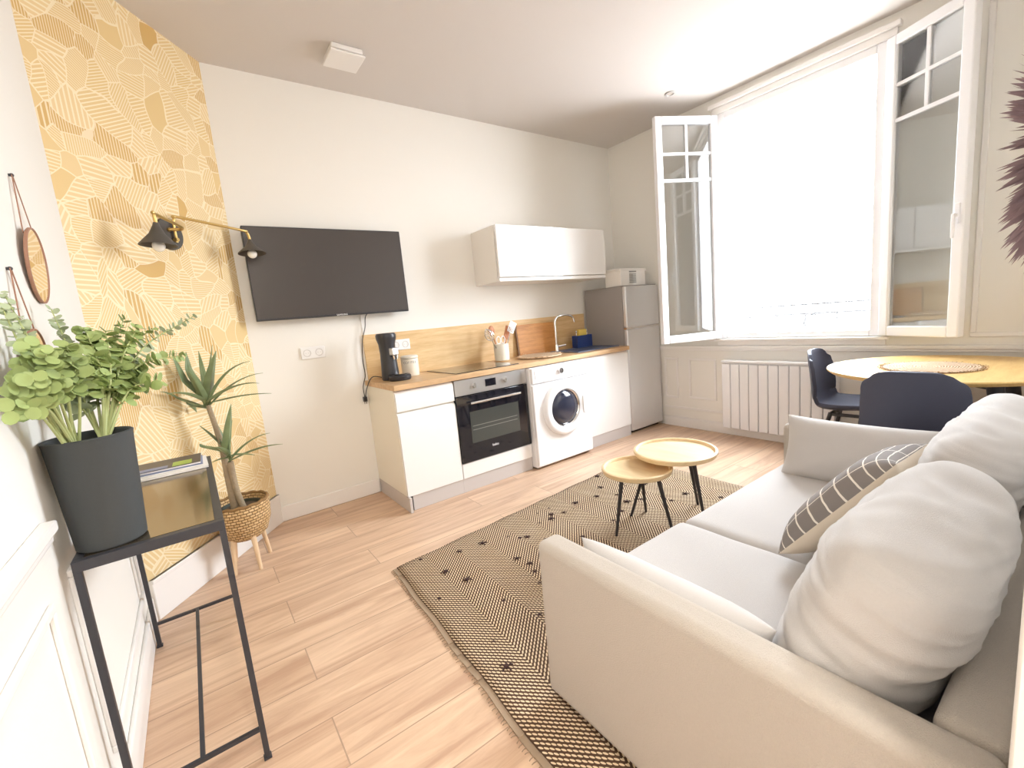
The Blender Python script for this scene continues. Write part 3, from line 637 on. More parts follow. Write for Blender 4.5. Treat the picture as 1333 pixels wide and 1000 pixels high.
# long arm sweeps towards the television
P2 = Vector((-.655, -.215, 1.915))
mb = MB(); mb.tube(interp([bq(S0+.012, 1.86, .035), bq(S0+.012, 1.94, .035), bq(S0+.018, 1.985, .040), bq(S0+.05, 1.998, .045), P2+Vector((-.045, -.04, .052)), P2+Vector((-.012, -.012, .046)), P2+Vector((0, 0, .015)), P2], 8), .0078, 10); mb.build('arm', BRASS, t, smooth=True)
mb = MB(); mb.cyl(bq(S0+.012, 1.875, .018), bq(S0+.012, 1.875, .045), .010, seg=14); mb.build('joint', BRASS, t, smooth=True)
mb = MB(); mb.cyl(bq(S0-.012, 1.925, .018), bq(S0-.012, 1.925, .03), .010, seg=14); mb.build('joint', BRASS, t, smooth=True)
shade_at(P2, .078, .082, Matrix.Rotation(-.10, 4, 'X'), 'b')

# ------------------------------------------------------------------ hanging mirrors
def hang_mirror(y, zc, zh, label):
    t = thing('hanging_mirror', label, 'mirror', (XC+.01, y, zc-.12), group=None)
    Mm = Matrix.Translation((XC+.012, y, zc)) @ Matrix.Rotation(.06, 4, 'Y') @ Matrix.Rotation(PI/2, 4, 'Y')
    mb = MB(); mb.lathe([(.0, -.002), (.110, -.002), (.112, .0), (.112, .006), (.108, .007), (.106, .004)], seg=56, M=Mm); mb.build('rim', STRAP, t, smooth=True)
    mb = MB(); mb.lathe([(.1065, .0045), (0, .0045)], seg=56, M=Mm); mb.build('mirror_glass', MIRR, t)
    for sg in (-1, 1):
        a = Vector((XC+.007, y+sg*.003, zh)); b_ = Vector((XC+.012, y+sg*.066, zc+.086)); d = (b_-a).normalized(); w = Vector((0, d.z, -d.y))*.0032
        mb = MB()
        A = [a-w, a+w, b_+w, b_-w]; X = Vector((.002, 0, 0)); va = [mb.bm.verts.new(p) for p in A]+[mb.bm.verts.new(p+X) for p in A]
        for f_ in ((0,1,2,3),(7,6,5,4),(0,4,5,1),(1,5,6,2),(2,6,7,3),(3,7,4,0)): mb.bm.faces.new([va[i] for i in f_])
        mb.build('strap', STRAP, t)
    mb = MB(); mb.cyl((XC, y, zh), (XC+.007, y, zh), .004, .004, 10); mb.sphere((XC+.007, y, zh), .0055, 10); mb.build('hook', BLACKM, t, smooth=True)
hang_mirror(-1.505, 1.578, 1.840, 'round mirror on a brown leather strap, the higher of the two')
hang_mirror(-1.765, 1.268, 1.535, 'round mirror on a brown leather strap, lower, partly behind the eucalyptus')

# ------------------------------------------------------------------ console table
CX0, CX1, CY0, CY1, CZ = -1.392, -1.070, -1.975, -1.035, .795
t = thing('console_table', 'narrow black metal console table with tinted top against left wall', 'table', ((CX0+CX1)/2, (CY0+CY1)/2, 0))
q = .022
mb = MB(); mb.box(CX0, CX1, CY0, CY0+q, CZ-.028, CZ); mb.box(CX0, CX1, CY1-q, CY1, CZ-.028, CZ); mb.box(CX0, CX0+q, CY0+q, CY1-q, CZ-.028, CZ); mb.box(CX1-q, CX1, CY0+q, CY1-q, CZ-.028, CZ); mb.build('top_frame', BLACKM, t, bevel=.001)
MB().box(CX0+q, CX1-q, CY0+q, CY1-q, CZ-.008, CZ+.001).build('table_top', BRONZE, t)
for x in (CX0, CX1-q+.006):
    for y in (CY0, CY1-q+.006):
        mb = MB(); w = q-.006; mb.box(x, x+w, y, y+w, .008, CZ-.028); mb.box(x-.003, x+w+.003, y-.003, y+w+.003, .0, .008); mb.build('leg', BLACKM, t, bevel=.001)
w = .012; xm = (CX0+CX1)/2
mb = MB(); mb.box(CX0+.016, CX1-.016, CY0+.003, CY0+.003+w, .10, .10+w); mb.box(CX0+.016, CX1-.016, CY1-.015, CY1-.003, .10, .10+w); mb.box(xm-w/2, xm+w/2, CY0+.015, CY1-.015, .10, .10+w); mb.build('stretcher', BLACKM, t)
# magazines
zt = CZ+.0015
def mag(z0, z1, x0, x1, y0, y1, rot, mat, label):
    c = Vector(((x0+x1)/2, (y0+y1)/2, 0)); M_ = Matrix.Translation(c) @ Matrix.Rotation(rot, 4, 'Z') @ Matrix.Translation(-c)
    t = thing('magazine', label, 'magazine', ((x0+x1)/2, (y0+y1)/2, z0), group=None)
    MB().box(x0, x1, y0, y1, z0+.001, z1-.001, M_).build('pages', PAPER, t)
    mb = MB(); mb.box(x0-.001, x1+.001, y0-.001, y1+.001, z1-.001, z1, M_); mb.build('cover', mat, t)
    return M_, t
mag(zt, zt+.010, -1.355, -1.085, -1.27, -1.06, .02, PAPER, 'white magazine at the bottom of the stack on the console')
mag(zt+.0105, zt+.017, -1.350, -1.100, -1.25, -1.065, -.01, PAPERB, 'magazine with a blue and green cover in the middle of the stack')
M_, tm = mag(zt+.0175, zt+.026, -1.360, -1.105, -1.235, -1.060, -.03, PAPERD, 'dark covered magazine on top of the console stack')
mb = MB(); mb.box(-1.20, -1.135, -1.228, -1.150, zt+.0262, zt+.0268, M_); mb.build('green_picture', PAPERG, tm)
mb = MB(); mb.box(-1.350, -1.215, -1.228, -1.185, zt+.0262, zt+.0268, M_); mb.build('pale_picture', PAPERB, tm)

# eucalyptus in charcoal pot
PX, PY = -1.320, -1.885
t = thing('potted_eucalyptus', 'leafy eucalyptus in a tall charcoal pot on the console table', 'plant', (PX, PY, zt))
mb = MB(); mb.lathe([(0, .0), (.070, .0), (.074, .004), (.090, .285), (.092, .292), (.088, .295), (.083, .291), (.080, .25), (0, .25)], (PX, PY, zt+.0005), 48); mb.build('pot', POTB, t, smooth=True)
mb = MB(); mb.lathe([(.079, .252), (.04, .258), (0, .262)], (PX, PY, zt), 24); mb.build('soil', SOIL, t, smooth=True)
def leafdisc(mb, c, nrm, r, ax_):
    nrm = nrm.normalized(); a = (ax_ - nrm*ax_.dot(nrm)).normalized(); b_ = nrm.cross(a); k = 9
    mid = mb.bm.verts.new(c + a*r*.95 - nrm*r*.12)
    ring = [mb.bm.verts.new(c + a*(r*.95 + r*math.cos(2*PI*i/k)) + b_*(r*.92*math.sin(2*PI*i/k)) + nrm*(r*.10*random.uniform(-.5, 1))) for i in range(k)]
    for i in range(k): mb.bm.faces.new((mid, ring[i], ring[(i+1) % k]))
def euc_branch(p0, p1, bend, n, r0_, r1_, mat, start=.25):
    p0, p1 = Vector(p0), Vector(p1); mid_ = (p0+p1)/2 + Vector(bend)
    pts = interp([p0, mid_, p1], 12); mb = MB(); mb.tube(pts, [.0042-.003*i/len(pts) for i in range(len(pts))], 6); st = mb.build('stem', STEMG, t, smooth=True)
    mb = MB()
    for i in range(n):
        f_ = start + (1-start)*i/(n-1); k = min(int(f_*(len(pts)-1)), len(pts)-2); c = pts[k].lerp(pts[k+1], f_*(len(pts)-1)-k); d = (pts[k+1]-pts[k]).normalized()
        r_ = r0_*(1-f_)+r1_*f_; base_a = i*PI/2*1.05+random.uniform(-.3, .3)
        a = Vector((0, 0, 1)) if abs(d.z) < .9 else Vector((1, 0, 0)); u_ = d.cross(a).normalized(); w_ = d.cross(u_)
        for s_ in (0, PI):
            ax_ = (u_*math.cos(base_a+s_)+w_*math.sin(base_a+s_)+d*random.uniform(.1, .6)).normalized()
            nr = (d*.6 - ax_*.2 + Vector((random.uniform(-.2, .9), random.uniform(-1.0, .2), random.uniform(-.3, .6))))
            cc = c.copy()
            if cc.x + ax_.x*2*r_ < XC+.01: ax_.x = abs(ax_.x)
            leafdisc(mb, cc, nr, r_*random.uniform(.8, 1.1), ax_)
    mb.build('leaves', mat, st, smooth=True)
zb = zt+.255
# left bunch
for (tip, bend, n, ra, rb, mt, s_) in (
    ((-1.375, -2.07, 1.42), (.00, -.02, .02), 15, .018, .009, EUC2, .3), ((-1.385, -1.98, 1.45), (.01, 0, .02), 16, .018, .008, EUC2, .3),
    ((-1.39, -1.90, 1.40), (.0, .0, .03), 15, .018, .008, EUC2, .3), ((-1.345, -2.09, 1.33), (.0, -.02, .03), 15, .021, .014, EUC, .3),
    ((-1.33, -2.02, 1.31), (.02, -.03, .03), 15, .022, .015, EUC, .3), ((-1.36, -1.98, 1.28), (.0, -.04, .03), 14, .022, .016, EUC, .3),
    ((-1.37, -2.10, 1.26), (.0, -.02, .05), 13, .021, .015, EUC, .35), ((-1.37, -2.13, 1.25), (.0, -.03, .05), 9, .019, .014, EUC, .6),
    ((-1.38, -2.16, 1.20), (.0, -.02, .06), 8, .019, .015, EUC, .66)):
    s_ = max(s_, .48); euc_branch((PX-.03, PY-.04, zb), tip, bend, n, ra*.98, rb*1.05, mt, s_)
    if rb > .012: euc_branch((PX-.02, PY-.03, zb), Vector(tip)+Vector((random.uniform(0, .05), random.uniform(-.05, .06), random.uniform(-.03, .04))), bend, n, ra, rb, mt, s_)
# middle and right bunch
for (tip, bend, n, ra, rb, mt, s_) in (
    ((-1.375, -1.62, 1.44), (.00, .02, .03), 17, .019, .008, EUC2, .35), ((-1.30, -1.72, 1.37), (.02, .0, .03), 15, .021, .013, EUC, .35),
    ((-1.26, -1.70, 1.36), (.02, .0, .04), 15, .021, .012, EUC, .35), ((-1.22, -1.62, 1.40), (.0, .02, .05), 16, .020, .010, EUC, .4),
    ((-1.15, -1.55, 1.37), (-.02, .0, .07), 15, .018, .008, EUC, .45), ((-1.04, -1.52, 1.40), (-.03, .0, .06), 18, .018, .008, EUC2, .4),
    ((-1.09, -1.60, 1.27), (-.02, .0, .08), 16, .019, .009, EUC, .45), ((-1.24, -1.62, 1.27), (.0, .0, .06), 14, .021, .015, EUC, .35),
    ((-1.30, -1.64, 1.28), (.0, .0, .05), 14, .021, .015, EUC, .35), ((-1.20, -1.68, 1.22), (.0, .0, .06), 11, .020, .015, EUC, .4),
    ((-1.36, -1.72, 1.26), (.0, .0, .04), 12, .020, .015, EUC2, .4)):
    euc_branch((PX+.02, PY+.03, zb), tip, bend, n, ra*1.15, rb*1.15, mt, s_)
    if rb > .009: euc_branch((PX+.025, PY+.02, zb), Vector(tip)+Vector((random.uniform(-.04, .05), random.uniform(-.05, .05), random.uniform(-.07, .02))), bend, n, ra*1.1, rb*1.1, mt, s_)

# ------------------------------------------------------------------ dracaena
GX, GY = -.972, -.515
t = thing('potted_dracaena', 'two stemmed dracaena in a woven basket on pale wooden legs', 'plant', (GX, GY, 0))
mb = MB(); mb.lathe([(0, .175), (.085, .175), (.115, .20), (.140, .27), (.146, .34), (.141, .385), (.135, .388), (.130, .38), (.128, .34), (0, .34)], (GX, GY, 0), 56, uv=True)
bk = mb.build('woven_basket', BASKET, t, smooth=True, angle=80)
mb = MB(); mb.tube([(GX+.138*math.cos(a), GY+.138*math.sin(a), .387+.003*math.sin(a*14)) for a in [2*PI*i/84 for i in range(85)]], .009, 8); mb.build('rolled_rim', BASKET, bk, smooth=True)
mb = MB(); mb.lathe([(.100, .335), (.104, .365), (.098, .365), (.094, .342)], (GX, GY, 0), 36); mb.build('inner_pot', simple('dark_green_pot', (.05, .06, .045), .5), t, smooth=True)
mb = MB(); mb.lathe([(.128, .345), (.06, .352), (0, .356)], (GX, GY, 0), 24); mb.build('soil', SOIL, t, smooth=True)
for a in (-1.3, .55, 2.2, 3.9):
    mb = MB(); mb.cyl((GX+.095*math.cos(a), GY+.095*math.sin(a), .21), (GX+.125*math.cos(a), GY+.125*math.sin(a), .0), .015, .010, 14); mb.build('leg', LEGW, t, smooth=True)
def strap_leaf(mb, c, az, el, ln, w, droop, fold=.25):
    h = Vector((math.cos(az), math.sin(az), 0)); n = 9; prev = None; p = Vector(c); e = el
    side = Vector((-math.sin(az), math.cos(az), 0)); rows = []
    for i in range(n+1):
        f_ = i/n; d = h*math.cos(e)+Vector((0, 0, 1))*math.sin(e); nr = side.cross(d)
        ww = 1.35*w*min(1, .45+f_*2.2)*max(0.02, 1-f_**2.4)
        ds = (p-Vector((BX, BY, 0))).dot(nB)
        if ds < .035: p = p+nB*(.035-ds)
        if p.y > -.03: p.y = -.03
        rows.append([mb.bm.verts.new(p-side*ww/2 - nr*ww*fold), mb.bm.verts.new(p), mb.bm.verts.new(p+side*ww/2 - nr*ww*fold)])
        p = p + d*ln/n; e -= droop/n*(.3+1.4*f_)
    for a, b_ in zip(rows[:-1], rows[1:]):
        for k in range(2): mb.bm.faces.new((a[k], a[k+1], b_[k+1], b_[k]))
def crown(c, spec, nm):
    for (az, el, ln, w, dr_) in spec:
        mb = MB(); strap_leaf(mb, c+Vector((random.uniform(-.008, .008), random.uniform(-.008, .008), random.uniform(-.02, .03))), az, el, ln, w, dr_)
        o = mb.build('leaf', DRAC, t, smooth=True); sd = o.modifiers.new('thick', 'SOLIDIFY'); sd.thickness = .0016
# camera-left direction is about az=-2.5 rad, camera-right about az = -.63 rad
C1 = Vector((-1.035, -.56, .93)); C2 = Vector((-.985, -.565, .64))
mb = MB(); mb.tube(interp([(GX-.03, GY, .35), (GX-.035, GY-.01, .55), (-1.01, -.53, .75), C1+Vector((0, 0, .045))], 6), [.021-.0005*i for i in range(19)], 12); mb.build('trunk', TRUNK, t, smooth=True)
mb = MB(); mb.tube(interp([(GX+.01, GY-.02, .35), (GX-.01, GY-.03, .48), C2], 6), [.016]*13, 12); mb.build('trunk', TRUNK, t, smooth=True)
R_, L_ = -.63, -.63+PI
crown(C1+Vector((0, 0, .03)), [(R_, 1.0, .36, .026, 1.1), (R_+.3, .75, .34, .024, .9), (R_-.2, .45, .36, .030, .7), (R_+.1, .15, .34, .022, .3), (R_-.4, 1.15, .34, .05, .2), (L_, .25, .38, .026, .3),
    (L_+.2, .9, .36, .055, .0), (L_-.3, 1.1, .34, .045, .1), (L_-.2, .0, .30, .03, .4), (R_-1.2, .9, .30, .035, .3), (R_-1.5, .5, .30, .03, .6), (R_+.9, 1.35, .34, .03, .0), (L_+.5, .55, .33, .03, .5), (R_+2.2, 1.3, .30, .025, .3)], 'a')
crown(C2+Vector((0, 0, .02)), [(R_, .75, .30, .024, .8), (R_+.2, .35, .30, .026, .5), (R_-.3, 1.25, .30, .045, .0), (R_-.1, .1, .16, .02, .4), (L_, .35, .26, .032, .2), (L_+.3, 1.0, .22, .035, .0), (L_-.3, 1.3, .28, .03, .0), (R_+.4, 1.4, .22, .02, .1), (R_-1.3, .6, .18, .03, .3), (L_-.1, -.1, .12, .025, .3)], 'b')

# ------------------------------------------------------------------ rug
NW, NE, SE, SW = Vector((-.355, -1.228, 0)), Vector((1.830, -1.060, 0)), Vector((1.80, -2.80, 0)), Vector((-.440, -2.80, 0))
t = thing('woven_rug', 'dark brown and cream herringbone woven rug under the sofa', 'rug', (.7, -1.95, 0))
mb = MB(); L = mb.bm.loops.layers.uv.verify(); nu, nv = 60, 40; grid = []
for j in range(nv+1):
    row = []
    for i in range(nu+1):
        a, b_ = i/nu, j/nv; p = NW.lerp(NE, a).lerp(SW.lerp(SE, a), b_)
        if i in (0, nu): p.x += .003*math.sin(b_*23)
        if j == 0: p.y += .004*math.sin(a*41)
        row.append((mb.bm.verts.new((p.x, p.y, .0075+.0012*noise.noise(p*9))), (a*2.19, b_*1.65)))
    grid.append(row)
for j in range(nv):
    for i in range(nu):
        q4 = (grid[j+1][i], grid[j+1][i+1], grid[j][i+1], grid[j][i]); f_ = mb.bm.faces.new([x[0] for x in q4])
        for lp, x in zip(f_.loops, q4): lp[L].uv = x[1]
ru = mb.build('woven_field', RUGM, t, smooth=True); sd = ru.modifiers.new('thick', 'SOLIDIFY'); sd.thickness = .007; sd.offset = -1
mb = MB()
a_, b_ = NW+Vector((-.022, 0, 0)), SW+Vector((-.022, 0, 0))
hem = [(NW.lerp(SW, i/40), a_.lerp(b_, i/40)) for i in range(41)]
for i in range(40):
    q4 = [hem[i][0], hem[i+1][0], hem[i+1][1], hem[i][1]]; wv_ = [Vector((.003*math.sin((i+k)/40*23), 0, .0055)) for k in (0, 1, 1, 0)]
    mb.bm.faces.new([mb.bm.verts.new(p+w_) for p, w_ in zip(q4, wv_)])
mb.build('woven_hem', JUTE, t).modifiers.new('thick', 'SOLIDIFY').thickness = .004
mb = MB()
for k in range(90):
    f_ = k/89; p = NW.lerp(SW, f_)+Vector((-.022+.003*math.sin(f_*23), 0, 0)); d = Vector((-1, random.uniform(-.5, .5), 0)).normalized()
    mb.tube([p+Vector((.004, 0, .005)), p+d*.012+Vector((0, 0, .006)), p+d*random.uniform(.013, .018)+Vector((0, 0, .003))], .0014, 5)
fr_ = mb.build('fringe', JUTE, t)
fr_['kind'] = 'stuff'
kn = [(random.uniform(.06, 2.1), random.uniform(.03, 1.25)) for _ in range(70)]
KNOT = simple('dark_knot', (.045, .02, .018), .9); proto = None
mb = MB()
for s_ in range(3): mb.sphere((random.uniform(-.005, .005), random.uniform(-.005, .005), .006), .008, 8)
for s_ in range(5):
    a = s_*1.3; mb.tube([(0, 0, .006), (.014*math.cos(a), .014*math.sin(a), .010), (.022*math.cos(a), .022*math.sin(a), .004)], .0024, 5)
proto = mb.build('knot', KNOT, t, smooth=True, world=False)
for i, (a, b_) in enumerate(kn):
    p = NW.lerp(NE, a/2.19).lerp(SW.lerp(SE, a/2.19), b_/1.65); o = proto if i == 0 else proto.copy()
    if i: link(o)
    o.location = Vector((p.x, p.y, .0085)) - Vector((.7, -1.95, 0)); o.rotation_euler = (0, 0, random.uniform(0, 6)); s_ = random.uniform(.55, 1.25); o.scale = (s_, s_, s_)

# ------------------------------------------------------------------ nesting tables
def tray_table(cx_, cy_, R, H_, feet, label):
    t = thing('round_side_table', label, 'table', (cx_, cy_, .008), group=None)
    mb = MB(); mb.lathe([(0, H_-.034), (R*.88, H_-.034), (R*.97, H_-.028), (R, H_-.014), (R, H_-.003), (R-.004, H_), (R-.014, H_), (R-.018, H_-.004), (R-.022, H_-.015), (0, H_-.015)], (cx_, cy_, 0), 72); mb.build('tray_top', MDF, t, smooth=True)
    for (fx_, fy_) in feet:
        d = Vector((fx_-cx_, fy_-cy_, 0)); tp = Vector((cx_, cy_, H_-.034)) + d.normalized()*min(R*.62, d.length*.62)
        mb = MB(); mb.cyl(tp, (fx_, fy_, .0085), .0125, .0075, 14); mb.build('leg', DARKLEG, t, smooth=True)
tray_table(1.115, -1.965, .232, .450, [(.965, -1.742), (1.37, -1.945), (1.13, -2.14)], 'larger round wooden tray table with black legs overlapping the smaller one')
tray_table(.865, -1.885, .195, .395, [(.712, -1.842), (1.07, -1.775), (.91, -2.085)], 'smaller, lower round wooden tray table tucked beneath the larger')

# ------------------------------------------------------------------ cushions
def super_cushion(w, h, d, p=3.2, q=2.3, n=26, wr=.0, seed=0, pinch=0., M=None):
    """box-like soft solid, centred; w along X, d along Y, h along Z"""
    bm_ = bmesh.new(); bmesh.ops.create_cube(bm_, size=2.); bmesh.ops.subdivide_edges(bm_, edges=bm_.edges[:], cuts=n, use_grid_fill=True)
    for v_ in bm_.verts:
        c = v_.co; x, y, z = [math.copysign(abs(math.sin(k*PI/4)/math.sin(PI/4)), k) for k in c]
        s_ = ((abs(x)**p+abs(z)**p)**(q/p)+abs(y)**q)**(-1/q); x, y, z = x*s_, y*s_, z*s_
        if pinch: k = 1+pinch*(abs(x)*abs(z))**2; x *= k; z *= k
        P = Vector((x*w/2, y*d/2, z*h/2)); nrm = Vector((x/w, y/d*1., z/h)).normalized()
        if wr:
            a = noise.noise(Vector((P.x*5+seed, P.y*3, P.z*26)))*.6 + noise.noise(Vector((P.x*14+seed, P.y*10, P.z*14)))*.35 - abs(noise.noise(Vector((P.x*3.5+seed, P.y*5, P.z*34+P.x*6))))*.8
            P += nrm*wr*a
        v_.co = P if M is None else M @ P
    m_ = MB(); m_.bm.free(); m_.bm = bm_; return m_
def pillow(w, h, th, n=30, seed=0, wr=.004, M=None, uv=False, side=0):
    """throw pillow w x h, thickness th; side +1 front skin, -1 back skin, 0 both"""
    mb = MB(); L = mb.bm.loops.layers.uv.verify()
    def skin(sg):
        g_ = []
        for j in range(n+1):
            row = []
            for i in range(n+1):
                u_, v_ = -1+2*i/n, -1+2*j/n
                uu_ = math.sin(u_*PI/2); vv2 = math.sin(v_*PI/2)
                k = (max(0, 1-uu_**4)**.55)*(max(0, 1-vv2**4)**.55)
                inx = 1-.07*(1-abs(vv2)**2)*abs(uu_)**3; inz = 1-.07*(1-abs(uu_)**2)*abs(vv2)**3
                P = Vector((uu_*w/2*inx, sg*th/2*k, vv2*h/2*inz))
                a = noise.noise(Vector((P.x*9+seed, sg*3, P.z*9)))*wr*k + noise.noise(Vector((P.x*30+seed, sg*3, P.z*18)))*wr*.5*k
                P.y += sg*a
                row.append((mb.bm.verts.new(P if M is None else M @ P), (u_*w*.56, v_*h*.56)))
            g_.append(row)
        for j in range(n):
            for i in range(n):
                q4 = (g_[j][i], g_[j][i+1], g_[j+1][i+1], g_[j+1][i])
                if sg > 0: q4 = q4[::-1]
                f_ = mb.bm.faces.new([x[0] for x in q4])
                for lp, x in zip(f_.loops, q4): lp[L].uv = x[1]
    if side >= 0: skin(1)
    if side <= 0: skin(-1)
    if side == 0: bmesh.ops.remove_doubles(mb.bm, verts=mb.bm.verts, dist=.0004)
    return mb

# ------------------------------------------------------------------ sofa
SX0, SX1, SYF, SYB, SZ = -.275, 1.585, -2.390, -3.412, .578
SI0, SI1, SD = SX0+.095, SX1-.095, .505
t = thing('sofa', 'light greige fabric two seat sofa standing on the herringbone rug', 'sofa', ((SX0+SX1)/2, (SYF+SYB)/2, 0))
def softbox(name, mat, *a, bev=.02, par=None):
    return MB().box(*a).build(name, mat, par or t, bevel=bev, seg=5)
softbox('arm', SOFA, SX0, SI0, SYB, SYF, .035, SZ, bev=.026)
softbox('arm', SOFA, SI1, SX1, SYB, SYF, .035, SZ, bev=.026)
softbox('back_frame', SOFA, SI0+.001, SI1-.001, SYB, SYB+.095, .035, SZ, bev=.026)
softbox('base', SOFA, SI0+.001, SI1-.001, SYB+.096, SYF-.03, .035, .235, bev=.012)
def seat(x0, x1, h, sd):
    M_ = Matrix.Translation(((x0+x1)/2, (-3.312+SYF-.012)/2, .235+h/2))
    return super_cushion(x1-x0, h, abs(-3.312-(SYF-.012)), p=7, q=9, n=24, wr=.004, seed=sd, M=M_)
def seat_cushion(x0, x1, z0, z1, sd):
    m_ = MB(); bm_ = m_.bm; bmesh.ops.create_cube(bm_, size=2.); bmesh.ops.subdivide_edges(bm_, edges=bm_.edges[:], cuts=26, use_grid_fill=True)
    y0, y1 = -3.312, SYF-.012; cx_, cy_ = (x0+x1)/2, (y0+y1)/2; w, d, h = x1-x0, y1-y0, z1-z0
    for v_ in bm_.verts:
        c = v_.co; x, y, z = [math.sin(k*PI/2) for k in c]; R_c = .035
        P = Vector((x*w/2, y*d/2, z*h/2)); q_ = Vector((max(-w/2+R_c, min(w/2-R_c, P.x)), max(-d/2+R_c, min(d/2-R_c, P.y)), max(-h/2+R_c, min(h/2-R_c, P.z)))); dd = P-q_
        if dd.length > 1e-6: P = q_+dd.normalized()*min(R_c, dd.length)
        if z > 0: P.z += .016*(1-x*x)*(1-y*y) + .003*noise.noise(Vector((P.x*7+sd, P.y*7, 0)))
        v_.co = P+Vector((cx_, cy_, (z0+z1)/2))
    return m_
seat_cushion(SI0+.003, SD-.003, .236, .382, 3).build('seat_cushion', SOFA2, t, smooth=True, angle=80)
seat_cushion(SD+.003, SI1-.003, .236, .374, 8).build('seat_cushion', SOFA2, t, smooth=True, angle=80)
for x in (SX0+.06, SX1-.06):
    for y in (SYF-.06, SYB+.06):
        MB().cyl((x, y, .0085 if y > -2.8 else .0), (x, y, .036), .022, .026, 16).build('leg', DARKLEG, t, smooth=True)
def RX_(a): return Matrix.Rotation(a, 4, 'X')
def RY_(a): return Matrix.Rotation(a, 4, 'Y')
def RZ_(a): return Matrix.Rotation(a, 4, 'Z')
# back cushions
def backc(cx_, cy_, cz_, w, h, d, tilt, rz, label, sd):
    M_ = Matrix.Translation((cx_, cy_, cz_)) @ RZ_(rz) @ RX_(tilt)
    o = super_cushion(w, h, d, p=5.0, q=2.7, n=56, wr=.013, seed=sd, pinch=.03, M=M_).build('back_cushion', SOFA2, smooth=True, angle=180)
    return tag(o, label, 'cushion')
backc(.178, -3.190, .596, .735, .475, .295, .36, 0, 'plump light grey back cushion nearest the camera on the sofa', 1)
backc(1.020, -3.190, .608, .90, .49, .27, .34, 0, 'plump light grey back cushion at the window end of the sofa', 5)
# lumbar pillows along the arms
M_ = Matrix.Translation((-.118, -2.76, .468)) @ RY_(-.18) @ RZ_(PI/2)
o = pillow(.60, .19, .11, seed=2, M=M_).build('lumbar_pillow', SOFA2, smooth=True, angle=180); tag(o, 'pale grey lumbar pillow leaning on the near sofa arm', 'pillow')
M_ = Matrix.Translation((1.345, -2.77, .512)) @ RY_(.30) @ RZ_(PI/2)
o = pillow(.62, .315, .15, seed=9, wr=.012, M=M_).build('lumbar_pillow', SOFA2, smooth=True, angle=180); tag(o, 'greige lumbar pillow leaning on the far sofa arm near window', 'pillow')
# checked throw pillow
t2 = thing('checked_pillow', 'grey throw pillow with white checks and beige back on sofa seat', 'pillow', (.62, -2.98, .40))
M_ = Matrix.Translation((.655, -2.965, .585)) @ RZ_(-.05) @ RX_(.66) @ RY_(.16)
pillow(.46, .46, .15, seed=4, M=M_, side=1).build('checked_front', CHECK, t2, smooth=True, angle=180)
pillow(.46, .46, .15, seed=4, M=M_, side=-1).build('beige_back', BEIGE, t2, smooth=True, angle=180)

# ------------------------------------------------------------------ radiator
t = thing('radiator', 'white panelled electric radiator under the window', 'radiator', (XW-.06, -1.72, .09))
RY0, RY1 = -2.19, -1.285
MB().box(XW-.075, XW-.012, RY0, RY1, .10, .70).build('body', ENAMEL, t, bevel=.004)
n_ = 11; w = (RY1-RY0)/n_
for k in range(n_):
    MB().box(XW-.098, XW-.076, RY0+k*w+.003, RY0+(k+1)*w-.003, .085, .690).build('fin', ENAMEL, t, bevel=.006, seg=3)
MB().box(XW-.100, XW-.012, RY0, RY1, .7005, .722).build('top_grille', ENAMEL, t, bevel=.004)

# ------------------------------------------------------------------ dining table
TX, TY, TR, TZ = 2.365, -2.865, .535, .792
t = thing('dining_table', 'round oak dining table with dark splayed legs by the window', 'table', (TX, TY, 0))
mb = MB(); mb.lathe([(0, TZ-.026), (TR-.022, TZ-.026), (TR-.004, TZ-.012), (TR, TZ-.006), (TR-.002, TZ), (0, TZ)], (TX, TY, 0), 96); mb.build('table_top', TABLEW, t, smooth=True, angle=30)
for a in (PI/4, 3*PI/4, 5*PI/4, 7*PI/4):
    c_, s_ = math.cos(a), math.sin(a)
    mb = MB(); mb.cyl((TX+.34*c_, TY+.34*s_, TZ-.027), (TX+.47*c_, TY+.47*s_, .0), .034, .018, 20); mb.build('leg', DARKLEG, t, smooth=True)
mb = MB()
for a in (PI/4, 3*PI/4): mb.box(-.35, .35, -.022, .022, TZ-.075, TZ-.0265, Matrix.Translation((TX, TY, 0)) @ RZ_(a))
mb.build('underframe', DARKLEG, t)
t = thing('woven_placemat', 'round woven seagrass placemat lying on the dining table', 'placemat', (2.30, -2.83, TZ))
mb = MB(); mb.lathe([(0, .001), (.20, .001), (.212, .005), (.20, .011), (0, .009)], (2.30, -2.83, TZ), 56); mb.build('woven_disc', FIBRE, t, smooth=True)
mb = MB()
for k in range(90):
    a = 2*PI*k/90; r_ = random.uniform(.215, .235); mb.cyl((2.30+.2*math.cos(a), -2.83+.2*math.sin(a), TZ+.006), (2.30+r_*math.cos(a), -2.83+r_*math.sin(a), TZ+random.uniform(.003, .014)), .003, .0015, 5)
mb.build('frayed_rim', FIBRE, t)['kind'] = 'stuff'

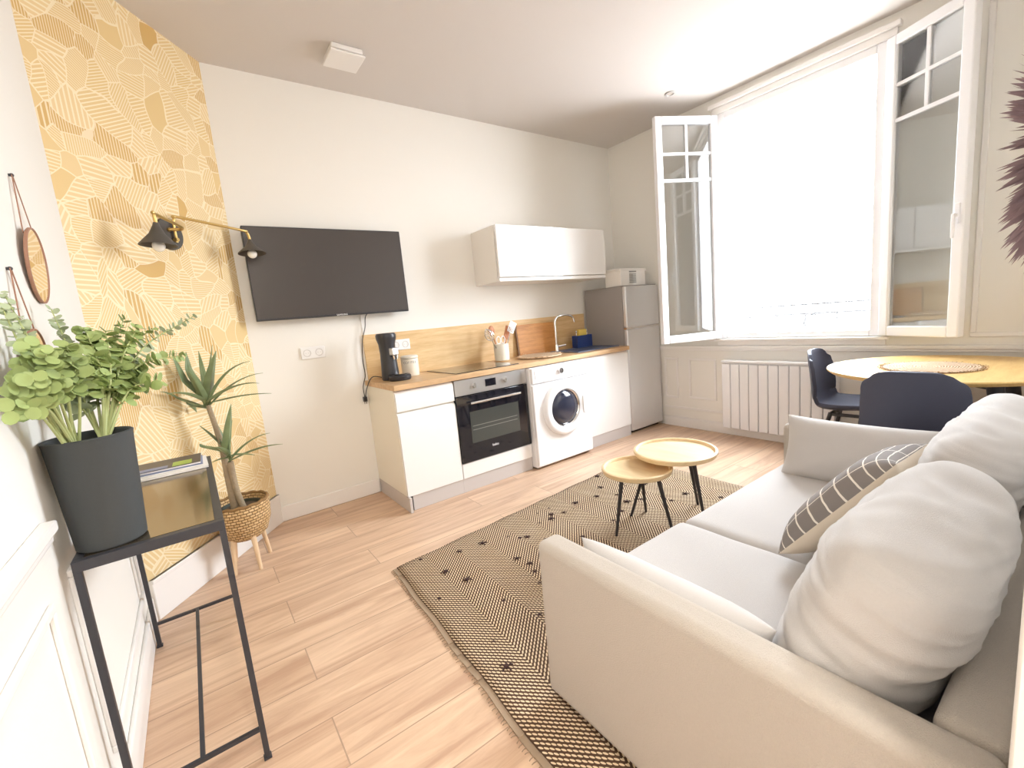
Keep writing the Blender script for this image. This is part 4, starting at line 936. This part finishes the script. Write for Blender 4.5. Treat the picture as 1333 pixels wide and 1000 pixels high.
# ------------------------------------------------------------------ chairs
def make_chair(label):
    """moulded shell chair, seat faces local -Y, origin on floor"""
    t = thing('dining_chair', label, 'chair', (0, 0, 0), group='charcoal chairs round the dining table')
    prof = [(-.225, .445), (-.19, .462), (-.10, .452), (.02, .440), (.12, .442), (.17, .465), (.20, .53), (.215, .62), (.228, .72), (.238, .80), (.245, .860)]
    wid = [.36, .40, .43, .44, .43, .43, .43, .43, .42, .40, .345]
    mb = MB(); n = 14; rows = []
    P = interp([(0, a, b_) for a, b_ in prof], 4); Wd = [x.x for x in interp([(w_, 0, 0) for w_ in wid], 4)]
    for k, (p, w_) in enumerate(zip(P, Wd)):
        f_ = k/(len(P)-1); row = []
        for i in range(n+1):
            u_ = -1+2*i/n
            lift = .045*abs(u_)**3*(1-abs(2*f_-.75)**1.5 if f_ < .8 else .3); fwd = -.055*abs(u_)**2.5*(max(0, min(1, (f_-.35)*3)))*(1 if f_ < .85 else .9)
            row.append(mb.bm.verts.new((u_*w_/2, p.y+fwd, p.z+(lift if f_ < .6 else 0) - .045*abs(u_)**5*max(0, (f_-.80)*5)**2)))
        rows.append(row)
    for a, b_ in zip(rows[:-1], rows[1:]):
        for i in range(n): mb.bm.faces.new((a[i], a[i+1], b_[i+1], b_[i]))
    o = mb.build('seat_shell', CHAIRB, t, smooth=True, world=False, angle=180); sd = o.modifiers.new('thick', 'SOLIDIFY'); sd.thickness = .022; sd.offset = -1
    bv = o.modifiers.new('bevel', 'BEVEL'); bv.width = .006; bv.segments = 3
    for sx_ in (-1, 1):
        for sy_ in (-1, 1):
            mb = MB(); mb.cyl((sx_*.12, sy_*.10-.02, .425), (sx_*.20, sy_*.20-.02, 0), .014, .010, 14); mb.build('leg', DARKLEG, t, smooth=True, world=False)
    mb = MB(); mb.box(-.13, .13, -.135, -.115, .405, .425); mb.box(-.13, .13, .07, .09, .405, .425); mb.box(-.13, -.11, -.115, .07, .405, .425); mb.box(.11, .13, -.115, .07, .405, .425); mb.build('seat_frame', DARKLEG, t, world=False)
    return t
ch = make_chair('charcoal moulded dining chair at the left end of the table, seen from the side')
ch.location = (2.62, -2.36, 0); ch.rotation_euler = (0, 0, .05)
c2 = copy_tree(ch); c2['label'] = 'charcoal moulded dining chair turned back to the sofa, in front of the table'
c2.location = (1.92, -2.875, 0); c2.rotation_euler = (0, 0, PI/2)

# ------------------------------------------------------------------ feather wall decoration
JX, JZ = .56, 1.555
t = thing('feather_wall_hanging', 'round mauve feather wall hanging above the sofa', 'wall decoration', (JX, YD, JZ-.25))
mb = MB(); mb.lathe([(0, 0), (.07, 0), (.07, .02), (0, .022)], (0, 0, 0), 24, M=Matrix.Translation((JX, YD+.001, JZ)) @ Matrix.Rotation(-PI/2, 4, 'X')); mb.build('backing_disc', STRAP, t)
mb = MB()
for k in range(1000):
    a = random.uniform(0, 2*PI); lay = random.random(); out_ = .10+.155*lay; el = (1-lay)*1.0+.12
    d = Vector((math.cos(a)*math.cos(el), math.sin(el), math.sin(a)*math.cos(el))); p = Vector((JX, YD+.045, JZ)) + Vector((math.cos(a), 0, math.sin(a)))*.085
    ln = random.uniform(.15, .26)*(.60+.40*lay); side = d.cross(Vector((random.uniform(-1, 1), random.uniform(-1, 1), random.uniform(-1, 1)))).normalized(); w = .010
    a0 = mb.bm.verts.new(p); a1 = mb.bm.verts.new(p+d*ln*.6+side*w); a2 = mb.bm.verts.new(p+d*ln+Vector((0, -.01, -.01))); a3 = mb.bm.verts.new(p+d*ln*.6-side*w)
    mb.bm.faces.new((a0, a1, a2, a3))
o = mb.build('feathers', JUJU, t); o['kind'] = 'stuff'

# ------------------------------------------------------------------ light
w = bpy.data.worlds.new('daylight'); sc.world = w; w.use_nodes = True; nt = w.node_tree; bg = nt.nodes['Background']
tc = N(nt, 'ShaderNodeTexCoord'); s = N(nt, 'ShaderNodeSeparateXYZ'); nt.links.new(tc.outputs['Generated'], s.inputs[0])
cl = N(nt, 'ShaderNodeClamp'); nt.links.new(mth(nt, 'MULTIPLY_ADD', s.outputs[2], 2.2, .35), cl.inputs[0])
nt.links.new(mixc(nt, cl.outputs[0], (.34, .345, .36), (.86, .93, 1.0)), bg.inputs[0]); bg.inputs[1].default_value = 9.0
pl = bpy.data.lights.new('window_portal', 'AREA'); pl.shape = 'RECTANGLE'; pl.size = 1.19; pl.size_y = 1.95
po = bpy.data.objects.new('window_portal', pl); link(po); po.location = (XW+.10, (WY0+WY1)/2, (WZ0+WZ1)/2); po.rotation_euler = (0, PI/2, 0); pl.size = 1.95; pl.size_y = 1.19
pl.cycles.is_portal = True
# made-up lamp behind the camera, unseen, added to fill the room with light
t = thing('added_fill_lamp', 'round white lamp added for fill light, unseen behind the camera', 'lamp', (-.86, -4.3, HC-.08))
mb = MB(); mb.lathe([(0, 0), (.16, 0), (.16, .03), (.15, .05), (0, .055)], (-.86, -4.3, HC-.06), 32); mb.build('diffuser', BULB, t, smooth=True)
ll = bpy.data.lights.new('added_fill_light', 'AREA'); ll.shape = 'DISK'; ll.size = .3; ll.energy = 16; ll.color = (1, .97, .93)  # added fill light for surfaces facing the camera, no known source there
lo = bpy.data.objects.new('added_fill_light', ll); link(lo); lo.location = (-.86, -4.3, HC-.065); 

sc.view_settings.view_transform = 'Standard'; sc.view_settings.look = 'None'; sc.view_settings.gamma = 1; sc.view_settings.use_curve_mapping = False
sc.view_settings.exposure = 1.85
sc.cycles.max_bounces = 12; sc.cycles.diffuse_bounces = 8; sc.cycles.transparent_max_bounces = 12
sc.cycles.sample_clamp_indirect = 12
